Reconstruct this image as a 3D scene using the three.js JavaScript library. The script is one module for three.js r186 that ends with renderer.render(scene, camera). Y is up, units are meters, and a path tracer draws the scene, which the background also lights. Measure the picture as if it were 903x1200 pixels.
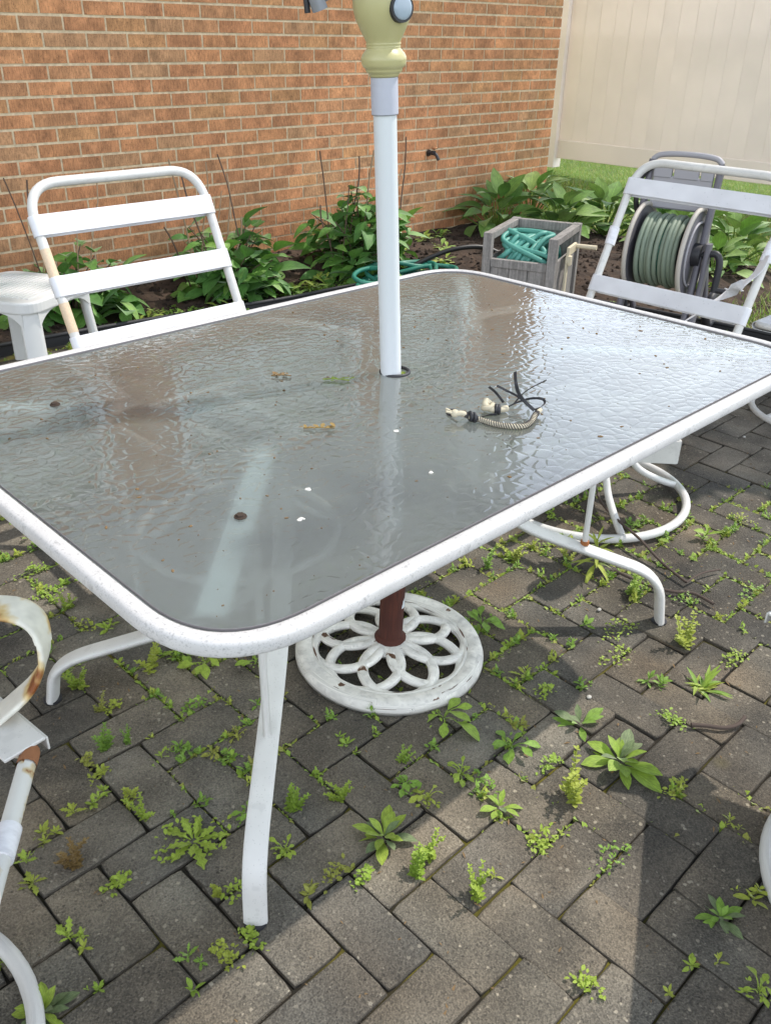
import * as THREE from 'three';
import { mergeGeometries } from 'three/addons/utils/BufferGeometryUtils.js';
import { RoundedBoxGeometry } from 'three/addons/geometries/RoundedBoxGeometry.js';

// ---------------------------------------------------------------- camera, sky, sun, exposure
const scene = new THREE.Scene();
const camera = new THREE.PerspectiveCamera(60.53, 770 / 1024, 0.05, 400);
camera.position.set(-1.1937, 1.3366, 1.2098);
camera.rotation.order = 'YXZ';
camera.rotation.set(-0.5018, -0.7798, 0.01935);

const renderer = new THREE.WebGLRenderer({ antialias: true });
renderer.setSize(770, 1024);
renderer.toneMapping = THREE.LinearToneMapping;
renderer.toneMappingExposure = 1.04;
renderer.shadowMap.enabled = true;
renderer.shadowMap.type = THREE.PCFSoftShadowMap;

let seedState = 7;
function rnd() { seedState = (seedState + 0x6d2b79f5) | 0; let t = Math.imul(seedState ^ (seedState >>> 15), 1 | seedState); t = (t + Math.imul(t ^ (t >>> 7), 61 | t)) ^ t; return ((t ^ (t >>> 14)) >>> 0) / 4294967296; }
const seed = (n) => { seedState = n * 7919 + 13; };
const rr = (a, b) => a + (b - a) * rnd();
const pick = (a) => a[Math.floor(rnd() * a.length)];
const clamp = (x, a = 0, b = 1) => Math.min(b, Math.max(a, x));
const sstep = (a, b, x) => { const t = clamp((x - a) / (b - a)); return t * t * (3 - 2 * t); };
const mix = (a, b, t) => a + (b - a) * t;
function hash(x, y, s) { let h = Math.imul(x | 0, 374761393) ^ Math.imul(y | 0, 668265263) ^ Math.imul(s | 0, 982451653); h = Math.imul(h ^ (h >>> 13), 1274126177); return ((h ^ (h >>> 16)) >>> 0) / 4294967296; }
// tileable value noise on [0,1)^2 with n cells
function vnoise(u, v, n, s) {
  const x = u * n, y = v * n, xi = Math.floor(x), yi = Math.floor(y), fx = x - xi, fy = y - yi, w = (a) => ((a % n) + n) % n;
  const sx = fx * fx * (3 - 2 * fx), sy = fy * fy * (3 - 2 * fy);
  return mix(mix(hash(w(xi), w(yi), s), hash(w(xi + 1), w(yi), s), sx), mix(hash(w(xi), w(yi + 1), s), hash(w(xi + 1), w(yi + 1), s), sx), sy);
}
function fbm(u, v, n, oct, s) { let a = 0, t = 0, k = 1; for (let i = 0; i < oct; i++) { a += k * vnoise(u, v, n, s + i); t += k; k *= 0.5; n *= 2; } return a / t; }

const SUN = new THREE.Vector3(0.273, 0.42, 0.08).normalize();
{ // sky: bright hazy blue with thin white cloud, whiter near the horizon
  const W = 1024, H = 512, d = new Float32Array(W * H * 4);
  for (let y = 0; y < H; y++) for (let x = 0; x < W; x++) {
    const el = ((y + 0.5) / H - 0.5) * Math.PI, u = x / W, v = y / H, up = Math.max(0, Math.sin(el));
    const hz = Math.pow(1 - up, 1.7);
    let r = mix(0.12, 3.00, hz), g = mix(0.20, 3.32, hz), b = mix(0.38, 3.78, hz);
    const c = sstep(mix(0.34, 0.44, up), mix(0.60, 0.76, up), fbm(u, v * 0.5, 6, 5, 11)) * sstep(-0.05, 0.25, el) * mix(0.9, 0.35, sstep(0.3, 1.0, el));
    { const w = mix(2.9, 1.9, sstep(0.2, 0.8, up)); r = mix(r, w, c); g = mix(g, w * 1.06, c); b = mix(b, w * 1.14, c); }
    if (el < 0) { const k = sstep(0, -0.15, el); r = mix(r, 0.24, k); g = mix(g, 0.25, k); b = mix(b, 0.19, k); }
    const i = (y * W + x) * 4; d[i] = r; d[i + 1] = g; d[i + 2] = b; d[i + 3] = 1;
  }
  const t = new THREE.DataTexture(d, W, H, THREE.RGBAFormat, THREE.FloatType);
  t.mapping = THREE.EquirectangularReflectionMapping; t.magFilter = t.minFilter = THREE.LinearFilter; t.needsUpdate = true;
  scene.background = t; scene.environment = t;
  scene.backgroundIntensity = scene.environmentIntensity = 1.0;
}
const sun = new THREE.DirectionalLight(new THREE.Color(1.0, 0.94, 0.86), 4.6);
sun.position.copy(SUN).multiplyScalar(20); sun.castShadow = true; sun.shadow.radius = 1.6;
sun.shadow.mapSize.set(4096, 4096);
Object.assign(sun.shadow.camera, { left: -12, right: 12, top: 12, bottom: -12, near: 0.5, far: 60 });
scene.add(sun);

// ---------------------------------------------------------------- helpers
const gy = (x, z) => -0.01383 * x - 0.02982 * z;               // the yard drains away from the house
const V = (x, y, z) => new THREE.Vector3(x, y, z);
const used = {};
function numbered(n) { used[n] = (used[n] || 0) + 1; return used[n] === 1 ? n : n + '_' + String(used[n] - 1).padStart(3, '0'); }
function shade(m) { m.castShadow = m.receiveShadow = true; return m; }
function tag(o, label, category, group, kind) { if (label) o.userData.label = label; if (category) o.userData.category = category; if (group) o.userData.group = group; if (kind) o.userData.kind = kind; return o; }
function thing(name, label, category, pos = [0, 0, 0], turn = 0, group) {
  const o = new THREE.Group(); o.name = numbered(name); o.position.set(...pos); o.rotation.y = turn; scene.add(o);
  return tag(o, label, category, group);
}
function part(name, geo, mat, parent = scene) {
  const g = Array.isArray(geo) ? merge(geo) : geo, m = shade(new THREE.Mesh(g, mat));
  m.name = parent === scene ? numbered(name) : name; parent.add(m); return m;
}
function plainGeo(g) { const n = g.index ? g.toNonIndexed() : g.clone(); for (const k of Object.keys(n.attributes)) if (!['position', 'normal', 'uv'].includes(k)) n.deleteAttribute(k); if (!n.attributes.uv) n.setAttribute('uv', new THREE.BufferAttribute(new Float32Array(n.attributes.position.count * 2), 2)); return n; }
const merge = (list) => mergeGeometries(list.map(plainGeo));
// uv in metres by the dominant axis of the normal
function tri(geo, du = 0, dv = 0) {
  const g = plainGeo(geo), p = g.attributes.position, n = g.attributes.normal, uv = g.attributes.uv;
  for (let i = 0; i < p.count; i++) {
    const a = Math.abs(n.getX(i)), b = Math.abs(n.getY(i)), c = Math.abs(n.getZ(i));
    if (b >= a && b >= c) uv.setXY(i, p.getX(i) + du, p.getZ(i) + dv);
    else if (a >= c) uv.setXY(i, p.getZ(i) + du, p.getY(i) + dv);
    else uv.setXY(i, p.getX(i) + du, p.getY(i) + dv);
  }
  return g;
}
const at = (g, x, y, z, ry = 0, rx = 0, rz = 0) => g.applyMatrix4(new THREE.Matrix4().compose(V(x, y, z), new THREE.Quaternion().setFromEuler(new THREE.Euler(rx, ry, rz, 'YXZ')), V(1, 1, 1)));
const box = (w, h, d, x = 0, y = 0, z = 0, ry = 0, r = 0.003) => tri(at(new RoundedBoxGeometry(w, h, d, 1, Math.min(r, w / 2.01, h / 2.01, d / 2.01)), x, y, z, ry), rnd() * 3, rnd() * 3);
const cyl = (r1, r2, h, x = 0, y = 0, z = 0, n = 24) => at(new THREE.CylinderGeometry(r1, r2, h, n), x, y, z);
const curve = (pts, closed = false) => new THREE.CatmullRomCurve3(pts.map((p) => (p.isVector3 ? p : V(...p))), closed, 'centripetal');
const tube = (pts, r, seg = 48, rs = 10, closed = false) => new THREE.TubeGeometry(curve(pts, closed), seg, r, rs, closed);
// polyline with rounded corners
function roundPath(pts, r, n = 7, closed = false) {
  const P = pts.map((p) => V(...p)), out = [], N = P.length;
  for (let i = 0; i < N; i++) {
    if (!closed && (i === 0 || i === N - 1)) { out.push(P[i]); continue; }
    const a = P[(i + N - 1) % N], b = P[i], c = P[(i + 1) % N], R = Array.isArray(r) ? r[i] : r;
    const da = Math.min(R, a.distanceTo(b) * 0.49), dc = Math.min(R, c.distanceTo(b) * 0.49);
    const s = b.clone().lerp(a, da / a.distanceTo(b)), e = b.clone().lerp(c, dc / c.distanceTo(b));
    for (let k = 0; k <= n; k++) { const t = k / n, q = s.clone().multiplyScalar((1 - t) * (1 - t)).addScaledVector(b, 2 * t * (1 - t) * 0.94 + 2 * t * (1 - t) * 0.06).addScaledVector(e, t * t); out.push(q); }
  }
  return out;
}
// sweep a superellipse section (w along `side`, h across it) along points
function sweep(P, side, w, hh, pow = 2, closed = false, k = 14, cap = true) {
  P = P.map((p) => (p.isVector3 ? p : V(...p)));
  const N = P.length, pos = [], nor = [], uv = [], idx = [], hf = typeof hh === 'function' ? hh : () => hh, h = hf(0, P[0]); let len = 0;
  const per = []; for (let j = 0; j <= k; j++) { const a = (j / k) * Math.PI * 2, c = Math.cos(a), s = Math.sin(a), e = 2 / pow; per.push([Math.sign(c) * Math.pow(Math.abs(c), e), Math.sign(s) * Math.pow(Math.abs(s), e), Math.sign(c) * Math.pow(Math.abs(c), 2 - e) / w, Math.sign(s) * Math.pow(Math.abs(s), 2 - e) / h]); }
  const M = closed ? N + 1 : N;
  for (let i = 0; i < M; i++) {
    const a = P[closed ? (i + N - 1) % N : Math.max(0, i - 1)], b = P[i % N], c = P[closed ? (i + 1) % N : Math.min(N - 1, i + 1)];
    const t = c.clone().sub(a).normalize(); let s = (typeof side === 'function' ? side(i % N) : side).clone(); s.addScaledVector(t, -s.dot(t)).normalize();
    const n = t.clone().cross(s).normalize(); if (i) len += P[i % N].distanceTo(P[(i - 1 + N) % N]);
    let acc = 0;
    for (let j = 0; j <= k; j++) {
      const [x, y, nx, ny] = per[j]; if (j) acc += Math.hypot((x - per[j - 1][0]) * w / 2, (y - per[j - 1][1]) * h / 2);
      const q = b.clone().addScaledVector(s, x * w / 2).addScaledVector(n, y * hf(i % N, b) / 2), m = s.clone().multiplyScalar(nx).addScaledVector(n, ny).normalize();
      pos.push(q.x, q.y, q.z); nor.push(m.x, m.y, m.z); uv.push(acc, len);
    }
  }
  for (let i = 0; i < M - 1; i++) for (let j = 0; j < k; j++) { const a = i * (k + 1) + j, b = a + k + 1; idx.push(a, a + 1, b, a + 1, b + 1, b); }
  if (!closed && cap) for (const e of [0, M - 1]) {
    const c = P[e], t = (e ? P[e].clone().sub(P[e - 1]) : P[0].clone().sub(P[1])).normalize(), o = pos.length / 3;
    pos.push(c.x, c.y, c.z); nor.push(t.x, t.y, t.z); uv.push(0, 0);
    for (let j = 0; j <= k; j++) { const a = (e * (k + 1) + j) * 3; pos.push(pos[a], pos[a + 1], pos[a + 2]); nor.push(t.x, t.y, t.z); uv.push(uv[(a / 3) * 2], 0.01); }
    for (let j = 0; j < k; j++) e ? idx.push(o, o + 1 + j, o + 2 + j) : idx.push(o, o + 2 + j, o + 1 + j);
  }
  const g = new THREE.BufferGeometry(); g.setAttribute('position', new THREE.Float32BufferAttribute(pos, 3)); g.setAttribute('normal', new THREE.Float32BufferAttribute(nor, 3)); g.setAttribute('uv', new THREE.Float32BufferAttribute(uv, 2)); g.setIndex(idx);
  return g;
}
const lathe = (pts, n = 40) => new THREE.LatheGeometry(pts.map((p) => new THREE.Vector2(...p)), n);

// ---------------------------------------------------------------- textures
function tex(w, metres, fn, srgb = true, h = w) {
  const d = new Uint8Array(w * h * 4);
  for (let y = 0; y < h; y++) for (let x = 0; x < w; x++) { const c = fn(x / w, y / h, x, y), i = (y * w + x) * 4; for (let k = 0; k < 3; k++) d[i + k] = clamp(typeof c === 'number' ? c : c[k]) * 255; d[i + 3] = 255; }
  return texOf(d, w, h, metres, srgb);
}
function texOf(d, w, h, metres, srgb) {
  const t = new THREE.DataTexture(d, w, h); t.wrapS = t.wrapT = THREE.RepeatWrapping; t.magFilter = THREE.LinearFilter; t.minFilter = THREE.LinearMipmapLinearFilter; t.generateMipmaps = true;
  if (srgb) t.colorSpace = THREE.SRGBColorSpace; t.repeat.set(1 / metres, 1 / metres); t.needsUpdate = true; return t;
}
const dotsOn = (buf, w, n, r0, r1, put) => { for (let i = 0; i < n; i++) { const cx = rnd() * w, cy = rnd() * w, r = r0 + (r1 - r0) * Math.pow(rnd(), 3), v = rnd(); for (let y = Math.floor(cy - r); y <= cy + r; y++) for (let x = Math.floor(cx - r); x <= cx + r; x++) { const q = Math.hypot(x - cx, y - cy) / r; if (q <= 1) put(((y % w + w) % w) * w + ((x % w) + w) % w, v, q); } } };

seed(1);
const PV = 2048, PVM = 2.7, paverC = new Uint8Array(PV * PV * 4), paverB = new Uint8Array(PV * PV * 4);
{
  const c = new Float32Array(PV * PV * 3), b = new Float32Array(PV * PV);
  for (let y = 0; y < PV; y++) for (let x = 0; x < PV; x++) {
    const u = x / PV, v = y / PV, i = y * PV + x;
    const st = fbm(u, v, 7, 4, 21), st2 = fbm(u, v, 30, 3, 31), gr = hash(x, y, 5), g2 = hash(x >> 1, y >> 1, 6);
    let t = 0.455 + (st - 0.5) * 0.44 + (st2 - 0.5) * 0.22 + (gr - 0.5) * 0.13 + (g2 - 0.5) * 0.15;
    const wm = (vnoise(u, v, 23, 77) - 0.5) * 0.05 + sstep(0.55, 0.8, vnoise(u, v, 13, 79)) * 0.03;
    c[i * 3] = t * (1.015 + wm); c[i * 3 + 1] = t * 0.985; c[i * 3 + 2] = t * (0.935 - wm);
    b[i] = 0.5 + (gr - 0.5) * 0.3 + (g2 - 0.5) * 0.35 + (st2 - 0.5) * 0.3;
  }
  dotsOn(b, PV, 26000, 0.8, 2.2, (i, v, q) => { b[i] -= 0.35 * (1 - q); c[i * 3] *= 0.80; c[i * 3 + 1] *= 0.80; c[i * 3 + 2] *= 0.80; });
  dotsOn(b, PV, 11500, 0.8, 3.1, (i, v) => { const w = 0.57 + 0.28 * v; c[i * 3] = mix(c[i * 3], w, 0.72); c[i * 3 + 1] = mix(c[i * 3 + 1], w * 0.98, 0.72); c[i * 3 + 2] = mix(c[i * 3 + 2], w * 0.93, 0.72); b[i] += 0.15; });
  dotsOn(b, PV, 26, 10, 34, (i, v, q) => { if (v > 0.5) { const k = 0.28 * (1 - q); c[i * 3] = mix(c[i * 3], 0.5, k); c[i * 3 + 1] = mix(c[i * 3 + 1], 0.47, k); c[i * 3 + 2] = mix(c[i * 3 + 2], 0.2, k); } });
  for (let i = 0; i < PV * PV; i++) { for (let k = 0; k < 3; k++) paverC[i * 4 + k] = clamp(c[i * 3 + k]) * 255; paverC[i * 4 + 3] = 255; paverB[i * 4] = paverB[i * 4 + 1] = paverB[i * 4 + 2] = clamp(b[i]) * 255; paverB[i * 4 + 3] = 255; }
}
const T = {
  paver: texOf(paverC, PV, PV, PVM, true), paverB: texOf(paverB, PV, PV, PVM, false),
  paint: tex(512, 0.5, (u, v, x, y) => { const s = fbm(u, v, 8, 4, 41), k = 0.93 + (s - 0.5) * 0.10 - (hash(x, y, 8) > 0.992 ? 0.18 : 0) - sstep(0.66, 0.8, fbm(u, v, 24, 3, 44)) * 0.035; return [k, k * 0.992, k * 0.975]; }),
  mildew: tex(1024, 0.6, (u, v, x, y) => { const s = fbm(u, v, 14, 4, 51), p = vnoise(u, v, 200, 52) * 0.55 + vnoise(u, v, 380, 53) * 0.45, m = sstep(0.62, 0.9, p + (s - 0.5) * 0.36) * 0.7 + (hash(x >> 1, y >> 1, 57) > 0.955 - 0.09 * s ? 0.40 : 0); const k = 0.94 + (s - 0.5) * 0.10 - m * 0.20 - sstep(0.6, 0.8, s) * 0.10; return [k, k * 0.995, k * 0.99]; }),
  rust: tex(512, 0.4, (u, v, x, y) => { const s = fbm(u, v, 5, 5, 61), r = sstep(0.57, 0.68, s), r2 = sstep(0.48, 0.60, s), g = hash(x, y, 9), k = 0.9 + (fbm(u, v, 20, 3, 66) - 0.5) * 0.14; return [mix(mix(k, 0.83, r2), 0.46 + g * 0.12, r), mix(mix(k * 0.99, 0.72, r2), 0.24 + g * 0.10, r), mix(mix(k * 0.96, 0.50, r2), 0.10 + g * 0.06, r)]; }),
  rustSpot: tex(512, 0.3, (u, v, x, y) => { const s = fbm(u, v, 7, 5, 63), r = sstep(0.66, 0.72, s), r2 = sstep(0.56, 0.68, s), g = hash(x, y, 9), k = 0.95; return [mix(mix(k, 0.86, r2), 0.46 + g * 0.12, r), mix(mix(k, 0.78, r2), 0.25 + g * 0.1, r), mix(mix(k * 0.99, 0.62, r2), 0.12 + g * 0.06, r)]; }),
  chip: tex(1024, 0.5, (u, v, x, y) => { const s = fbm(u, v, 9, 5, 71), r = sstep(0.69, 0.72, s), k = 0.9 + (fbm(u, v, 22, 4, 72) - 0.5) * 0.26 - sstep(0.6, 0.75, fbm(u, v, 60, 2, 75)) * 0.05; return [mix(k, 0.36, r), mix(k * 0.985, 0.24, r), mix(k * 0.955, 0.16, r)]; }),
  brown: tex(256, 0.2, (u, v, x, y) => { const s = fbm(u, v, 8, 4, 81), g = hash(x, y, 4) * 0.08; return [0.30 + s * 0.16 + g, 0.16 + s * 0.10 + g * 0.7, 0.13 + s * 0.05 + g * 0.5]; }),
  brick: tex(1024, 0.9, (u, v, x, y) => { const s = fbm(u, v, 16, 4, 91), str = vnoise(u, v * 0.25, 220, 92), pit = hash(x >> 1, y >> 2, 93), k = 0.87 + (s - 0.5) * 0.34 + (str - 0.5) * 0.18 - (pit > 0.94 ? 0.22 : 0); return [k, k * 0.985, k * 0.97]; }),
  brickB: tex(512, 0.45, (u, v, x, y) => 0.5 + (vnoise(u, v * 0.3, 128, 92) - 0.5) * 0.6 + (fbm(u, v, 40, 2, 94) - 0.5) * 0.5, false),
  grain: tex(512, 0.5, (u, v, x, y) => { const s = fbm(u, v, 60, 2, 101), l = vnoise(u * 1, v * 0.08, 90, 102), k = 0.76 + (l - 0.5) * 0.20 + (s - 0.5) * 0.12; return [k, k, k]; }),
  soil: tex(512, 0.5, (u, v, x, y) => { const s = fbm(u, v, 10, 5, 111), g = hash(x, y, 112), k = 0.22 + s * 0.26 + (g - 0.5) * 0.14; return [k * 1.06, k * 0.86, k * 0.70]; }),
  soilB: tex(512, 0.5, (u, v) => fbm(u, v, 12, 5, 111), false),
  moss: tex(1024, 1.3, (u, v, x, y) => { const s = fbm(u, v, 12, 5, 121), m = sstep(0.46, 0.62, fbm(u, v, 9, 3, 125)), g = hash(x, y, 122) * 0.12; return [mix(0.15, 0.40, m) * (0.6 + s * 0.7) + g * 0.6, mix(0.125, 0.37, m) * (0.6 + s * 0.7) + g * 0.6, mix(0.10, 0.10, m) * (0.6 + s * 0.7) + g * 0.3]; }),
  grassy: tex(512, 2.0, (u, v, x, y) => { const s = fbm(u, v, 14, 5, 131), g = hash(x, y, 132) * 0.1; return [0.20 + s * 0.16 + g, 0.30 + s * 0.16 + g, 0.08 + s * 0.06]; }),
  mortar: tex(512, 0.5, (u, v, x, y) => { const s = fbm(u, v, 30, 4, 141), k = 0.82 + (s - 0.5) * 0.24 + (hash(x, y, 7) - 0.5) * 0.08; return [k, k * 0.94, k * 0.83]; }),
  vinyl: tex(256, 1.0, (u, v, x, y) => { const s = fbm(u, v, 4, 5, 151), k = 0.97 + (s - 0.5) * 0.05; return [k, k * 0.99, k * 0.98]; }),
  vinylC: tex(256, 0.6, (u, v, x, y) => { const s = fbm(u, v, 6, 4, 155), k = 0.94 + (s - 0.5) * 0.13 - (hash(x, y, 158) > 0.997 ? 0.12 : 0); return [k, k, k]; }),
  leaf: tex(256, 1, (u, v, x, y) => { const mid = Math.exp(-Math.pow((u - 0.5) / 0.025, 2)), vein = Math.exp(-Math.pow((((v * 9 - Math.abs(u - 0.5) * 7) % 1 + 1) % 1 - 0.5) / 0.10, 2)), s = fbm(u, v, 8, 3, 161), k = 0.72 + s * 0.28 + mid * 0.14 - vein * 0.09; return [k, k, k * 0.96]; }),
};
T.hammer = (() => { // pebbled glass: shallow domes with soft ridges between them, drawn out one way
  const n = 1024, d = new Uint8Array(n * n * 4), cells = 26;
  for (let y = 0; y < n; y++) for (let x = 0; x < n; x++) {
    const wu = x / n + (vnoise(x / n, y / n, 20, 171) - 0.5) * 0.022, wv = y / n + (vnoise(x / n, y / n, 20, 172) - 0.5) * 0.022;
    const gx = wu * cells, gz = wv * cells * 0.75 * 4 / 3, ix = Math.floor(gx), iz = Math.floor(gz); let f1 = 9, f2 = 9;
    for (let b = -1; b <= 1; b++) for (let a = -1; a <= 1; a++) { const cx = ((ix + a) % cells + cells) % cells, cz = ((iz + b) % cells + cells) % cells, q = Math.hypot((ix + a + hash(cx, cz, 173) - gx), (iz + b + hash(cx, cz, 174) - gz) * 1.25); if (q < f1) { f2 = f1; f1 = q; } else if (q < f2) f2 = q; }
    const k = clamp(0.64 * sstep(0.0, 0.48, f2 - f1) + 0.22 * (1 - f1) + 0.20 * vnoise(x / n, y / n, 60, 175)) * 255, i = (y * n + x) * 4; d[i] = d[i + 1] = d[i + 2] = k; d[i + 3] = 255;
  }
  return texOf(d, n, n, 0.62, false);
})();
T.glassDirt = tex(1024, 1.7, (u, v, x, y) => { const s = fbm(u, v, 9, 5, 181), k = 0.95 - sstep(0.5, 0.85, s) * 0.12; return [k * 0.985, k, k * 0.995]; });

// ---------------------------------------------------------------- materials
const lin = (r, g, b) => new THREE.Color().setRGB(r, g, b);
const mat = (c, rough, o = {}) => new THREE.MeshStandardMaterial({ color: c, roughness: rough, ...o });
const M = {
  white: mat(lin(0.68, 0.68, 0.675), 0.42, { map: T.paint }), rim: mat(lin(0.61, 0.605, 0.605), 0.5, { map: T.mildew }),
  strap: mat(lin(0.74, 0.74, 0.765), 0.42, { map: T.vinylC }), rustWhite: mat(lin(0.86, 0.85, 0.80), 0.6, { map: T.rust }), cast: mat(lin(0.80, 0.80, 0.79), 0.6, { map: T.chip, bumpMap: T.chip, bumpScale: 0.0007 }),
  scuff: mat(lin(0.10, 0.10, 0.105), 0.8, { side: THREE.DoubleSide }), gasket: mat(lin(0.16, 0.15, 0.155), 0.8), rust: mat(lin(0.42, 0.34, 0.32), 0.9, { map: T.brown }), rustSpot: mat(lin(0.66, 0.655, 0.63), 0.55, { map: T.rustSpot }), stain: mat(lin(0.72, 0.56, 0.40), 0.6, { map: T.paint }), weld: mat(lin(0.27, 0.115, 0.05), 0.95, { bumpMap: T.brown, bumpScale: 0.004 }), rustDeep: mat(lin(0.30, 0.11, 0.035), 0.95), bolt: mat(lin(0.05, 0.032, 0.022), 0.7, { metalness: 0.3 }),
  pole: mat(lin(0.56, 0.585, 0.60), 0.36), collar: mat(lin(0.40, 0.41, 0.47), 0.5), olive: mat(lin(0.42, 0.385, 0.19), 0.38), knob: mat(lin(0.30, 0.36, 0.42), 0.25), dark: mat(lin(0.02, 0.02, 0.024), 0.5), cloth: mat(lin(0.24, 0.25, 0.27), 0.95),
  plastic: mat(lin(0.58, 0.58, 0.565), 0.5), mortar: mat(lin(0.90, 0.82, 0.71), 0.95, { map: T.mortar, bumpMap: T.mortar, bumpScale: 0.003 }),
  fence: new THREE.MeshPhysicalMaterial({ color: lin(0.95, 0.885, 0.845), roughness: 0.55, transmission: 0.22, thickness: 0, specularIntensity: 0.5, map: T.vinyl }), soil: mat(lin(0.40, 0.385, 0.37), 1, { map: T.soil, bumpMap: T.soilB, bumpScale: 0.012 }),
  wood: mat(lin(0.43, 0.40, 0.375), 0.85, { map: T.grain, bumpMap: T.grain, bumpScale: 0.001 }), cream: mat(lin(0.66, 0.58, 0.42), 0.6),
  hose: mat(lin(0.085, 0.30, 0.245), 0.5), hoseGreen: mat(lin(0.03, 0.19, 0.135), 0.4), hoseGrey: mat(lin(0.19, 0.235, 0.175), 0.6), blackHose: mat(lin(0.014, 0.013, 0.013), 0.45),
  reel: mat(lin(0.125, 0.118, 0.135), 0.55), reelLight: mat(lin(0.34, 0.33, 0.35), 0.55), disc: mat(lin(0.46, 0.42, 0.37), 0.6), edging: mat(lin(0.016, 0.016, 0.018), 0.6),
  joint: mat(lin(0.55, 0.55, 0.55), 1, { map: T.moss, bumpMap: T.soilB, bumpScale: 0.006 }), lawn: mat(lin(0.80, 0.85, 0.60), 1, { map: T.grassy }),
  twig: mat(lin(0.07, 0.05, 0.04), 0.9), cane: mat(lin(0.30, 0.21, 0.13), 0.9), caneDark: mat(lin(0.11, 0.07, 0.05), 0.9), rope: mat(lin(0.50, 0.45, 0.33), 0.9), ropeDark: mat(lin(0.05, 0.045, 0.045), 0.9), stone: mat(lin(0.30, 0.25, 0.20), 0.95, { map: T.mortar, bumpMap: T.mortar, bumpScale: 0.004 }),
  unseenSiding: mat(lin(0.44, 0.46, 0.48), 0.6), trim: mat(lin(0.78, 0.78, 0.76), 0.5), brass: mat(lin(0.42, 0.20, 0.10), 0.35, { metalness: 0.8 }), roof: mat(lin(0.08, 0.075, 0.07), 0.95), unseen_blind: mat(lin(0.78, 0.76, 0.72), 0.9), pebble: mat(lin(0.40, 0.385, 0.35), 0.8), litter: mat(lin(0.16, 0.10, 0.045), 0.9), spot: mat(lin(0.58, 0.57, 0.53), 0.8),
};
M.glass = new THREE.MeshPhysicalMaterial({ color: lin(0.88, 0.90, 0.905), roughness: 0.76, transmission: 1, thickness: 0, ior: 1.25, specularIntensity: 0, map: T.glassDirt });
M.sheen = new THREE.MeshPhysicalMaterial({ color: lin(0.95, 0.955, 0.96), roughness: 0.03, transmission: 0.945, thickness: 0, ior: 2.35, bumpMap: T.hammer, bumpScale: 0.00034 });
M.pane = new THREE.MeshPhysicalMaterial({ color: lin(0.9, 0.95, 0.95), roughness: 0.02, transmission: 1, thickness: 0, ior: 1.5 });
const leafMat = (r, g, b, tr = 0.35, rough = 0.72) => new THREE.MeshPhysicalMaterial({ color: lin(r, g, b), roughness: rough, transmission: tr, thickness: 0, map: T.leaf, side: THREE.DoubleSide });
const L = {
  weed: [leafMat(0.36, 0.54, 0.05), leafMat(0.27, 0.47, 0.05), leafMat(0.43, 0.58, 0.06), leafMat(0.50, 0.58, 0.07)], red: leafMat(0.34, 0.22, 0.07), yellow: leafMat(0.42, 0.44, 0.07), grey: leafMat(0.22, 0.30, 0.13),
  shrub: [leafMat(0.12, 0.33, 0.05, 0.38, 0.68), leafMat(0.19, 0.44, 0.06, 0.38, 0.68), leafMat(0.29, 0.56, 0.08, 0.42, 0.68)], hosta: [leafMat(0.24, 0.46, 0.08, 0.36, 0.66), leafMat(0.34, 0.54, 0.13, 0.36, 0.66), leafMat(0.15, 0.34, 0.06, 0.36, 0.66)], grass: [leafMat(0.27, 0.48, 0.05, 0.4), leafMat(0.36, 0.54, 0.06, 0.4), leafMat(0.60, 0.58, 0.20, 0.4)],
};

// ---------------------------------------------------------------- leaves
// a leaf lying along +z from the origin, curved and folded along its midrib
function leafGeo(len, wid, curl = 0.2, fold = 0.2, peak = 0.45, st = 5, lobes = 0, twist = 0) {
  const pos = [], uv = [], idx = [];
  for (let i = 0; i <= st; i++) {
    const t = i / st, e = Math.pow(t, Math.log(0.5) / Math.log(peak)); let w = wid / 2 * Math.pow(Math.sin(Math.PI * clamp(e, 0.03, 0.985)), 0.8); if (lobes) w *= i % 2 ? 1.15 : 1 - lobes;
    const z = len * t, y = -curl * len * t * t, a = twist * t;
    for (const s of [-1, 0, 1]) { const x = s * w, yy = y + Math.abs(s) * w * fold; pos.push(x * Math.cos(a) - (yy - y) * Math.sin(a), y + x * Math.sin(a) + (yy - y) * Math.cos(a), z); uv.push(0.5 + s * 0.42, t); }
    if (i) { const a0 = (i - 1) * 3, b0 = i * 3; for (const k of [0, 1]) idx.push(a0 + k, b0 + k, a0 + k + 1, a0 + k + 1, b0 + k, b0 + k + 1); }
  }
  const g = new THREE.BufferGeometry(); g.setAttribute('position', new THREE.Float32BufferAttribute(pos, 3)); g.setAttribute('uv', new THREE.Float32BufferAttribute(uv, 2)); g.setIndex(idx); g.computeVertexNormals(); return g;
}
const setLeaf = (o, x, y, z, az, up, roll = 0, s = 1) => { o.position.set(x, y, z); o.rotation.set(-up, az, roll, 'YXZ'); o.scale.setScalar(s); return o; };
const dummy = new THREE.Object3D();
const placed = (g, x, y, z, az, up, roll, s) => { setLeaf(dummy, x, y, z, az, up, roll, s); dummy.updateMatrix(); return g.clone().applyMatrix4(dummy.matrix); };

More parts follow.
